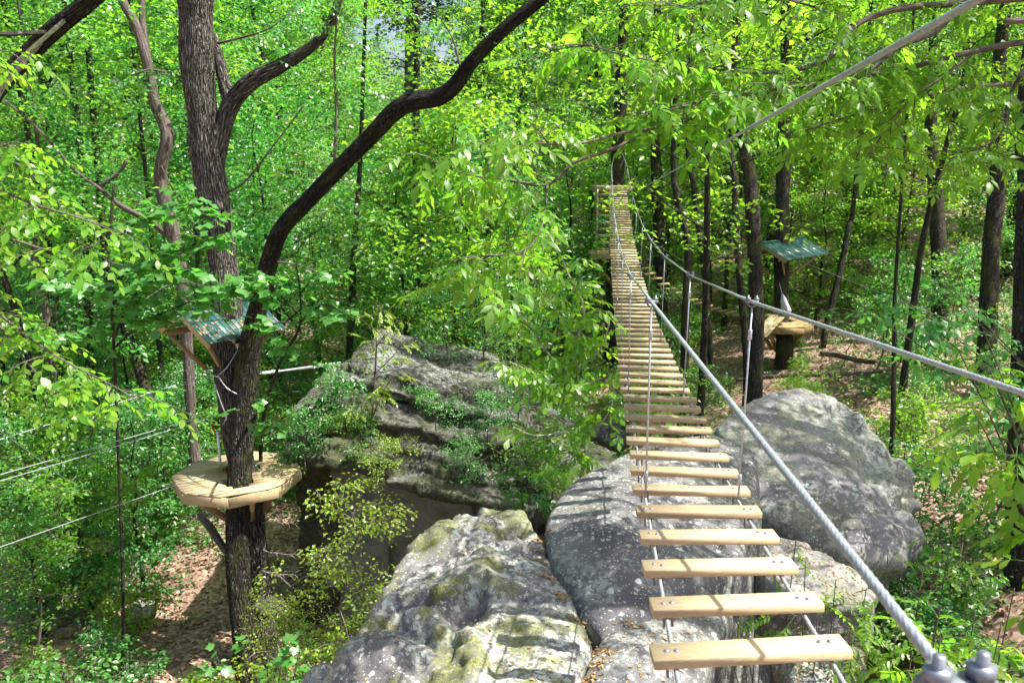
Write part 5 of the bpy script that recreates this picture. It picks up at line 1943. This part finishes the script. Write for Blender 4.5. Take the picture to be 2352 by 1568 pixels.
def place_many(key, n, rect_fn, mind, test, kw):
    c = 0
    tries = 0
    while c < n and tries < n * 60:
        tries += 1
        x, y = rect_fn()
        if not visible_xy(x, y) or any((x - a) ** 2 + (y - b) ** 2 < mind * mind for a, b in placed):
            continue
        if not test(x, y):
            continue
        placed.append((x, y))
        kw(x, y)
        c += 1


def hx(x, y):
    return 1176 + 1900 * x / y * 1.0


def ok_mid(x, y):
    v = hx(x, y)
    if y < 38 and 1230 < v < 1660:          # keep the bridge and its landings open
        return False
    if y < 31 and 1640 < v < 1990:          # and the right hand platform
        return False
    if y < 24 and 330 < v < 720:
        return False
    if x > 0 and y < 27:
        return False
    if -6.5 < x < 3 and y < 24:
        return False
    if 10 < x < 24 and 24 < y < 33:          # the sun reaches the right hand platform from there
        return False
    return True


def add_mid(x, y):
    s = 'L' if hx(x, y) < 1420 else 'R'
    lf, sc = random.choice((0, 1, 1, 2)) if s == 'L' else random.choice((0, 2, 2)), random.uniform(0.65, 1.2)
    plant('mid', random.randrange(5), lf, x, y, sc, wood_label('understory tree', x, y, sc, lf), 'tree', 'understory trees between the trunks')


def rect(y0, y1):
    def f():
        y = random.uniform(y0, y1)
        return random.uniform(-0.66 * y, 0.66 * y), y
    return f


place_many('mid', 60, rect(47, 95), 3.0, lambda x, y: True, add_mid)
place_many('mid', 45, rect(90, 125), 3.0, lambda x, y: -0.4 < x / y < 0.25, add_mid)
place_many('mid', 70, rect(22, 46), 2.4, ok_mid, add_mid)

SAP = {'L': ('slender leafy sapling on the forest floor left of the cliff', 'saplings on the left forest floor'),
       'R': ('slender leafy sapling on the litter slope right of the bridge', 'saplings on the right slope')}


def ok_sap(x, y):
    v = hx(x, y)
    if y < 35 and 1330 < v < 1480:
        return False
    if -7 < x < 5.5 and y < 23:
        return False
    if x >= 5.5 and y < 16:
        return False
    if y < 28 and 1700 < v < 1900:
        return False
    if (190 < v < 660 and y < 20.5) or (v < 190 and y < 14.5):
        return False
    if x > 4 and y < 34 and random.random() < 0.75:
        return False
    if x < -4 and x > -9.5 and 14.5 < y < 19:   # sunlit litter by the oak
        return False
    return True


def add_sap(x, y):
    s = 'L' if x < 0 else 'R'
    lf, sc = random.choice((0, 1, 1, 2)), random.uniform(0.55, 1.2) * (0.8 if s == 'R' else 1)
    plant('sapling', random.randrange(5), lf, x, y, sc, wood_label('sapling', x, y, sc, lf), 'sapling', 'saplings on the forest floor')


place_many('sapling', 34, rect(12.5, 24), 1.3, lambda x, y: x < -4 and ok_sap(x, y), add_sap)
place_many('sapling', 90, rect(20, 44), 1.5, ok_sap, add_sap)

BSH = {'L': ('low leafy bush on the forest floor left of the cliff', 'bushes on the left forest floor'),
       'R': ('low leafy bush on the slope right of the boulders', 'bushes on the right slope')}


def ok_bush(x, y):
    if (220 < hx(x, y) < 680 and y < 20) or (x < 0 and y < 12.5):
        return False
    if -6.8 < x < 5.2 and y < 21:
        return False
    if x > 0 and y < 9:
        return False
    if x > 4 and 12 < y < 34 and random.random() < 0.85:
        return False
    return True


def add_bush(x, y):
    s = 'L' if x < 0 else 'R'
    lf, sc = random.choice((0, 1, 2, 2)), random.uniform(0.5, 1.25)
    plant('bush', random.randrange(4), lf, x, y, sc, wood_label('low bush', x, y, sc, lf), 'bush', 'bushes on the forest floor')


place_many('bush', 36, rect(11, 24), 1.0, lambda x, y: x < -5 and ok_bush(x, y), add_bush)
place_many('bush', 100, rect(9, 36), 0.9, ok_bush, add_bush)

# ------------------------------------------------------------------ plants one can tell apart
def hand(key, v, leaf, vx, vy, d, s, label, cat=None, z=None, name=None, ground=True):
    p = P(vx, vy, d)
    zz = gz(p.x, p.y) - 0.1 if ground else p.z
    return plant(key, v, leaf, p.x, p.y, s, label, cat or ('bush' if key == 'bush' else 'sapling'), None, z=zz, name=name)


hand('fine', 0, 0, 790, 1300, 12.6, 1.14, 'tall yellow-green sapling in front of the bare cliff recess')
hand('fine', 1, 0, 745, 1350, 13.0, 0.85, 'yellow-green sapling between the oak and the craggy boulder')
hand('fine', 2, 0, 860, 1350, 11.2, 0.86, 'yellow-green sapling leaning over the craggy boulder')
hand('sapling', 3, 2, 740, 1450, 11.8, 0.75, 'bright green sapling at the bottom, left of the craggy boulder')
hand('bush', 0, 2, 715, 1500, 10.5, 1.0, 'broad-leaved bush at the bottom edge right of the oak base')
hand('bush', 1, 2, 800, 1480, 10.0, 1.2, 'bright bush against the left side of the craggy boulder')
hand('bush', 2, 3, 760, 1400, 11.0, 1.4, 'yellowish bush below the tall yellow-green sapling')
hand('bush', 3, 2, 480, 1560, 14.5, 0.9, 'low bush at the bottom edge left of the oak base')
hand('mid', 2, 1, 300, 1060, 19.0, 0.52, 'rounded leafy understory tree behind the left cables', 'tree')
hand('mid', 1, 1, 400, 1060, 22.5, 0.45, 'leafy understory tree just left of the octagonal deck', 'tree')
hand('mid', 3, 1, 60, 1150, 17.0, 0.5, 'leafy understory tree at the left edge under the cables', 'tree')
hand('mid', 0, 0, 180, 1130, 18.5, 0.5, 'leafy understory tree between the lowest left cables', 'tree')
hand('bush', 1, 0, 1200, 1150, 13.4, 0.75, 'green bush in the gap between the cliff and the central boulder', z=1, ground=False)
hand('bush', 2, 2, 1270, 1110, 12.9, 0.6, 'small bush with white flowers at the left top of the central boulder', ground=False)
hand('bush', 3, 2, 1480, 985, 14.5, 0.7, 'bright low bush behind the bridge planks over the boulders', ground=False)
hand('bush', 0, 1, 1000, 960, 17.0, 0.45, 'trailing bush growing on the middle of the cliff face', ground=False)
hand('bush', 1, 1, 1120, 990, 16.6, 0.55, 'trailing bush growing on the right part of the cliff face', ground=False)
hand('bush', 2, 1, 760, 960, 17.4, 0.7, 'green bush growing on the left part of the cliff face', ground=False)
hand('bush', 3, 0, 830, 1050, 16.2, 0.6, 'small plant on the ledge above the bare recess', ground=False)
hand('sapling', 4, 1, 1110, 800, 21.0, 0.5, 'small green sapling standing on top of the cliff', ground=False)
hand('bush', 0, 1, 1190, 950, 16.8, 0.6, 'leafy bush on the right shoulder of the cliff', ground=False)
hand('bush', 3, 1, 1080, 1090, 15.7, 0.5, 'dark trailing bush over the right end of the overhang', ground=False)
hand('bush', 1, 1, 700, 1050, 16.8, 0.7, 'green bush low on the left flank of the cliff', ground=False)
hand('sapling', 1, 1, 1030, 850, 20.5, 0.5, 'second small sapling standing on top of the cliff, right of its peak', ground=False)
hand('sapling', 3, 0, 1180, 880, 18.5, 0.5, 'leafy sapling on the right shoulder of the cliff', ground=False)
hand('bush', 1, 3, 880, 1090, 15.4, 0.45, 'small yellowish plant hanging over the bare recess', ground=False)
# thicket in the lower right
rgv = random.Random(9)
for i, (vx, vy, d, s, lf, lab) in enumerate([
        (2080, 1330, 9.8, 0.9, 2, 'bush at the foot of the tall boulder on its right'), (2180, 1260, 10.5, 1.1, 0, 'bush right of the tall boulder, under the handrail cable'),
        (2250, 1380, 9.2, 1.1, 2, 'bush before the large trunk at the right edge'), (2150, 1470, 8.4, 1.0, 0, 'bush behind the near end of the left handrail cable'),
        (2290, 1520, 8.0, 1.1, 2, 'bush in the bottom right corner'), (2020, 1450, 8.4, 0.8, 2, 'bush between the mossy rock and the handrail cable'),
        (1930, 1350, 9.2, 0.7, 2, 'bush on the litter ledge right of the planks'), (2250, 1120, 13.0, 1.2, 0, 'bush high on the right slope beside the large trunk'),
        (2060, 1300, 10.0, 0.8, 2, 'bush hiding the lower right base of the tall boulder'), (1990, 1340, 9.6, 0.7, 0, 'bush on the ledge edge before the tall boulder'), (2130, 1250, 11.2, 0.9, 0, 'bush tucked against the right flank of the tall boulder'),
        (2120, 1130, 14.0, 1.0, 1, 'bush on the slope behind the tall boulder'), (1740, 1500, 7.4, 0.6, 1, 'small plant under the right end of the nearest planks')]):
    hand('bush', i, lf, vx, vy, d, s, lab)


def shoot_plant(label, base, tips, leafs, mat, n_tw, per, seed, n_obj=120, name='seedling', size=(0.8, 1.2), pitch=0.35):
    root = thing(name, label, 'sapling', base)
    m = MB()
    tl = []
    for t in tips:
        t = Vector(t)
        q = [base, base.lerp(t, 0.4) + Vector((0, 0, 0.15)), base.lerp(t, 0.75) + Vector((0, 0, 0.12)), t]
        p, r = resample(q, [0.014, 0.011, 0.008, 0.004], 0.1)
        m.tube(p, r, 5)
        tl.append(p)
    m.build('stems', M['bark_twig'], root, True)
    leafy(root, tl, leafs, M[mat], M['bark_twig'], n_tw, per, seed, (0.1, 0.3), 0.25, 0.25, size, n_obj, 0.5, 0.35, pitch=pitch)
    return root


def gp(vx, vy, d):
    p = P(vx, vy, d)
    p.z = gz(p.x, p.y) - 0.05
    return p


shoot_plant('walnut seedling with feathery leaves right of the second nearest plank', gp(1900, 1500, 7.4), [P(1850, 1290, 7.2), P(1920, 1330, 7.0), P(1960, 1400, 6.8), P(1880, 1380, 6.8), P(1990, 1350, 7.4)], WALNUT, 'warm_leaf', 34, 2, 51, 90)
shoot_plant('walnut sapling with feathery leaves under the left handrail cable', gp(2080, 1500, 7.2), [P(2040, 1260, 7.3), P(2120, 1300, 7.0), P(2160, 1390, 6.6), P(2060, 1420, 6.6), P(2180, 1260, 7.4)], WALNUT, 'warm_leaf', 40, 2, 52, 100)
shoot_plant('leafy shoots crowding the bottom right behind the cable clamp', gp(2200, 1560, 6.8), [P(2160, 1450, 6.4), P(2240, 1400, 6.4), P(2300, 1430, 6.2), P(2100, 1530, 6.0), P(2330, 1350, 6.6), P(2020, 1540, 6.2)], HICK, 'hickory_leaf', 44, 2, 53, 100)
shoot_plant('fresh green shoots at the right edge below the right handrail cable', gp(2700, 1100, 8.0), [P(2200, 800, 7.0), P(2260, 760, 7.0), P(2290, 880, 6.8), P(2230, 930, 6.8), P(2310, 1000, 6.8), P(2270, 840, 7.2)], HICK_BIG, 'warm_leaf', 36, 2, 54, 90)
shoot_plant('shaded leafy shoots over the right slope above the handrail cable', gp(2750, 900, 11.0), [P(1990, 720, 10.0), P(2080, 690, 10.2), P(2150, 640, 10.4), P(2060, 800, 9.8), P(2200, 700, 10.4), P(2140, 760, 10.0)], OVATE, 'cool_leaf', 60, 3, 55, 180)
shoot_plant('compound-leaved shoot between the central boulder and the planks', gp(1780, 1330, 8.6), [P(1760, 1230, 8.4), P(1830, 1225, 8.3), P(1740, 1250, 8.2)], WALNUT, 'warm_leaf', 12, 2, 56, 24)
shoot_plant('lobed-leaf seedling at the bottom in front of the oak base', gp(560, 1600, 11.5), [P(500, 1510, 10.6), P(560, 1480, 10.8), P(620, 1460, 11.0), P(660, 1420, 11.2), P(700, 1440, 11.0)], TULIP, 'tulip_leaf', 26, 3, 57, 90, size=(0.8, 1.2))
shoot_plant('dark compound-leaved bush in the cleft left of the central boulder', gp(1180, 1160, 11.8), [P(1150, 1120, 11.6), P(1200, 1090, 11.6), P(1240, 1130, 11.4), P(1140, 1150, 11.3), P(1220, 1070, 11.9)], HICK, 'cool_leaf', 40, 2, 58, 80)

# ------------------------------------------------------------------ fallen logs
for lab, a, b, r in (('pale fallen log on the right slope behind the tall boulder', P(1884, 812, 27), P(2010, 832, 26), 0.09),
                     ('thin mossy fallen log below the right hand tree', P(1690, 872, 26), P(2040, 850, 25), 0.07),
                     ('broken brown log end at the right edge under the handrail cable', P(2090, 735 + 90, 17), P(2352, 905, 14), 0.08),
                     ('brown fallen log leaning by the oak below its deck', P(462, 1185, 17.5), P(540, 1290, 16.9), 0.09)):
    root = thing('fallen_log', lab, 'log', (a + b) / 2)
    m = MB()
    q, rr = resample([a, a.lerp(b, 0.3) + Vector((0, 0, 0.03)), a.lerp(b, 0.7) + Vector((0, 0, -0.03)), b], [r, r * 0.95, r * 0.85, r * 0.7], 0.2)
    m.tube(q, rr, 9, 0.1, 4)
    m.build('log', M['bark_pale'], root, True)

# ------------------------------------------------------------------ litter and ground cover (uncountable)
rg = np.random.default_rng(77)
n = 60000
yy = 7 + 33 * rg.uniform(0, 1, n) ** 0.8
xx = rg.uniform(-0.68, 0.68, n) * yy
zz = ground_z(xx, yy) + 0.015
eps = 0.2
gx = (ground_z(xx + eps, yy) - zz) / eps
gy = (ground_z(xx, yy + eps) - zz) / eps
Nn = np.stack([-gx * 0.7 + rg.normal(0, 0.3, n), -gy * 0.7 + rg.normal(0, 0.3, n), np.ones(n)], 1)
a = rg.uniform(0, 6.283, n)
D = np.stack([np.cos(a), np.sin(a), np.zeros(n)], 1)
D -= Nn * (np.sum(D * Nn, 1) / np.sum(Nn * Nn, 1))[:, None]
D /= np.linalg.norm(D, axis=1, keepdims=True)
Nn /= np.linalg.norm(Nn, axis=1, keepdims=True)
L = rg.uniform(0.07, 0.16, n)
V, T = scatter_quads(np.stack([xx, yy, zz], 1), D, Nn, L, L * 0.6, 0.25)
M['dead_leaf'] = leaf_mat('dead_leaf', (0.33, 0.20, 0.135), (0.12, 0.06, 0.03), 0.06, 0.12, (0.35, 1.5), 0.03)
o = link('leaf_litter', mesh_np('leaf_litter', V, T, M['dead_leaf']))
o['kind'] = 'stuff'
o['label'] = 'loose brown dead leaves covering the woodland floor'
o['category'] = 'leaf litter'

n = 9000
yy = 9 + 36 * rg.uniform(0, 1, n) ** 0.85
xx = rg.uniform(-0.68, 0.68, n) * yy
pm = fbm(np.stack([xx * 0.35, yy * 0.35, np.zeros(n)], 1), 3, 66)
k = (pm > np.where((xx > 4) & (yy > 12), 0.34, -0.02)) & ~((xx > -9.2) & (xx < -4) & (yy > 13.5) & (yy < 19.5) & (rg.uniform(0, 1, n) > 0.06))
xx, yy = xx[k], yy[k]
cent = np.stack([xx, yy, ground_z(xx, yy) + rg.uniform(0.05, 0.3, len(xx))], 1)
V, T = spray_leaves(rg, cent, rg.uniform(0.12, 0.3, len(xx)), 12, 0.085, 0.3, 0.5)
o = link('ground_plants', mesh_np('ground_plants', V, T, M['cool_leaf']))
o['kind'] = 'stuff'
o['label'] = 'low green seedlings and ferns scattered over the litter'
o['category'] = 'ground cover'

# fallen catkins and leaf bits lying on the boulders
bpy.context.view_layer.update()
dgx = bpy.context.evaluated_depsgraph_get()
C, D, Nn = [], [], []
rocks = [o for o in bpy.data.objects if o.name.startswith('boulder') or o.name.startswith('rock_ledge')]
rgl = random.Random(3)
for o in rocks:
    bb = [Vector(c) + o.location for c in o.bound_box]
    x0, x1 = min(v.x for v in bb), max(v.x for v in bb)
    y0, y1 = min(v.y for v in bb), max(v.y for v in bb)
    ledge = o.name.startswith('rock_ledge')
    for _ in range(900 if ledge else 700):
        x, y = rgl.uniform(x0, x1), rgl.uniform(y0, y1)
        hit, loc, nor, idx = o.ray_cast(Vector((x, y, 20)) - o.location, Vector((0, 0, -1)))
        if not hit or nor.z < 0.72:
            continue
        if not ledge and rgl.random() > 0.25 + 0.9 * max(0, vnoise(np.array([[x * 1.7, y * 1.7, 0.5]]), 9)[0]):
            continue
        C.append(tuple(loc + o.location + nor * 0.008))
        a = rgl.uniform(0, 6.28)
        d = Vector((math.cos(a), math.sin(a), 0))
        d = (d - nor * d.dot(nor)).normalized()
        D.append(tuple(d))
        Nn.append(tuple((nor + Vector((rgl.gauss(0, 0.2), rgl.gauss(0, 0.2), 0))).normalized()))
# and gathered in the cleft between the two front boulders
for (vx, vy, d) in [(1236, 1300, 8.35), (1262, 1340, 8.05), (1290, 1380, 7.75), (1325, 1425, 7.4), (1365, 1465, 7.1), (1390, 1480, 7.0), (1370, 1520, 6.85), (1350, 1550, 6.7), (1240, 1260, 8.6), (1450, 1430, 7.35), (1240, 1230, 8.8)]:
    for _ in range(38):
        p = P(vx + rgl.gauss(0, 14), vy + rgl.gauss(0, 22), d)
        best = None
        for o in rocks:
            hit, loc, nor, idx = o.ray_cast(Vector((p.x, p.y, 20)) - o.location, Vector((0, 0, -1)))
            if hit and (best is None or (loc + o.location).z > best[0].z):
                best = (loc + o.location, nor)
        if best:
            C.append(tuple(best[0] + Vector((0, 0, 0.012))))
            a = rgl.uniform(0, 6.28)
            D.append((math.cos(a), math.sin(a), 0.0))
            Nn.append((rgl.gauss(0, 0.3), rgl.gauss(0, 0.3), 1.0))
C, D, Nn = np.array(C), np.array(D), np.array(Nn)
Nn = Nn - D * np.sum(Nn * D, 1, keepdims=True)
Nn /= np.linalg.norm(Nn, axis=1, keepdims=True)
L = rg.uniform(0.02, 0.06, len(C))
V, T = scatter_quads(C, D, Nn, L, L * rg.uniform(0.25, 0.6, len(C)), 0.2)
o = link('fallen_leaf_bits', mesh_np('fallen_leaf_bits', V, T, M['litter']))
o['kind'] = 'stuff'
o['label'] = 'small tan fallen leaf bits lying on the boulders'
o['category'] = 'leaf litter'
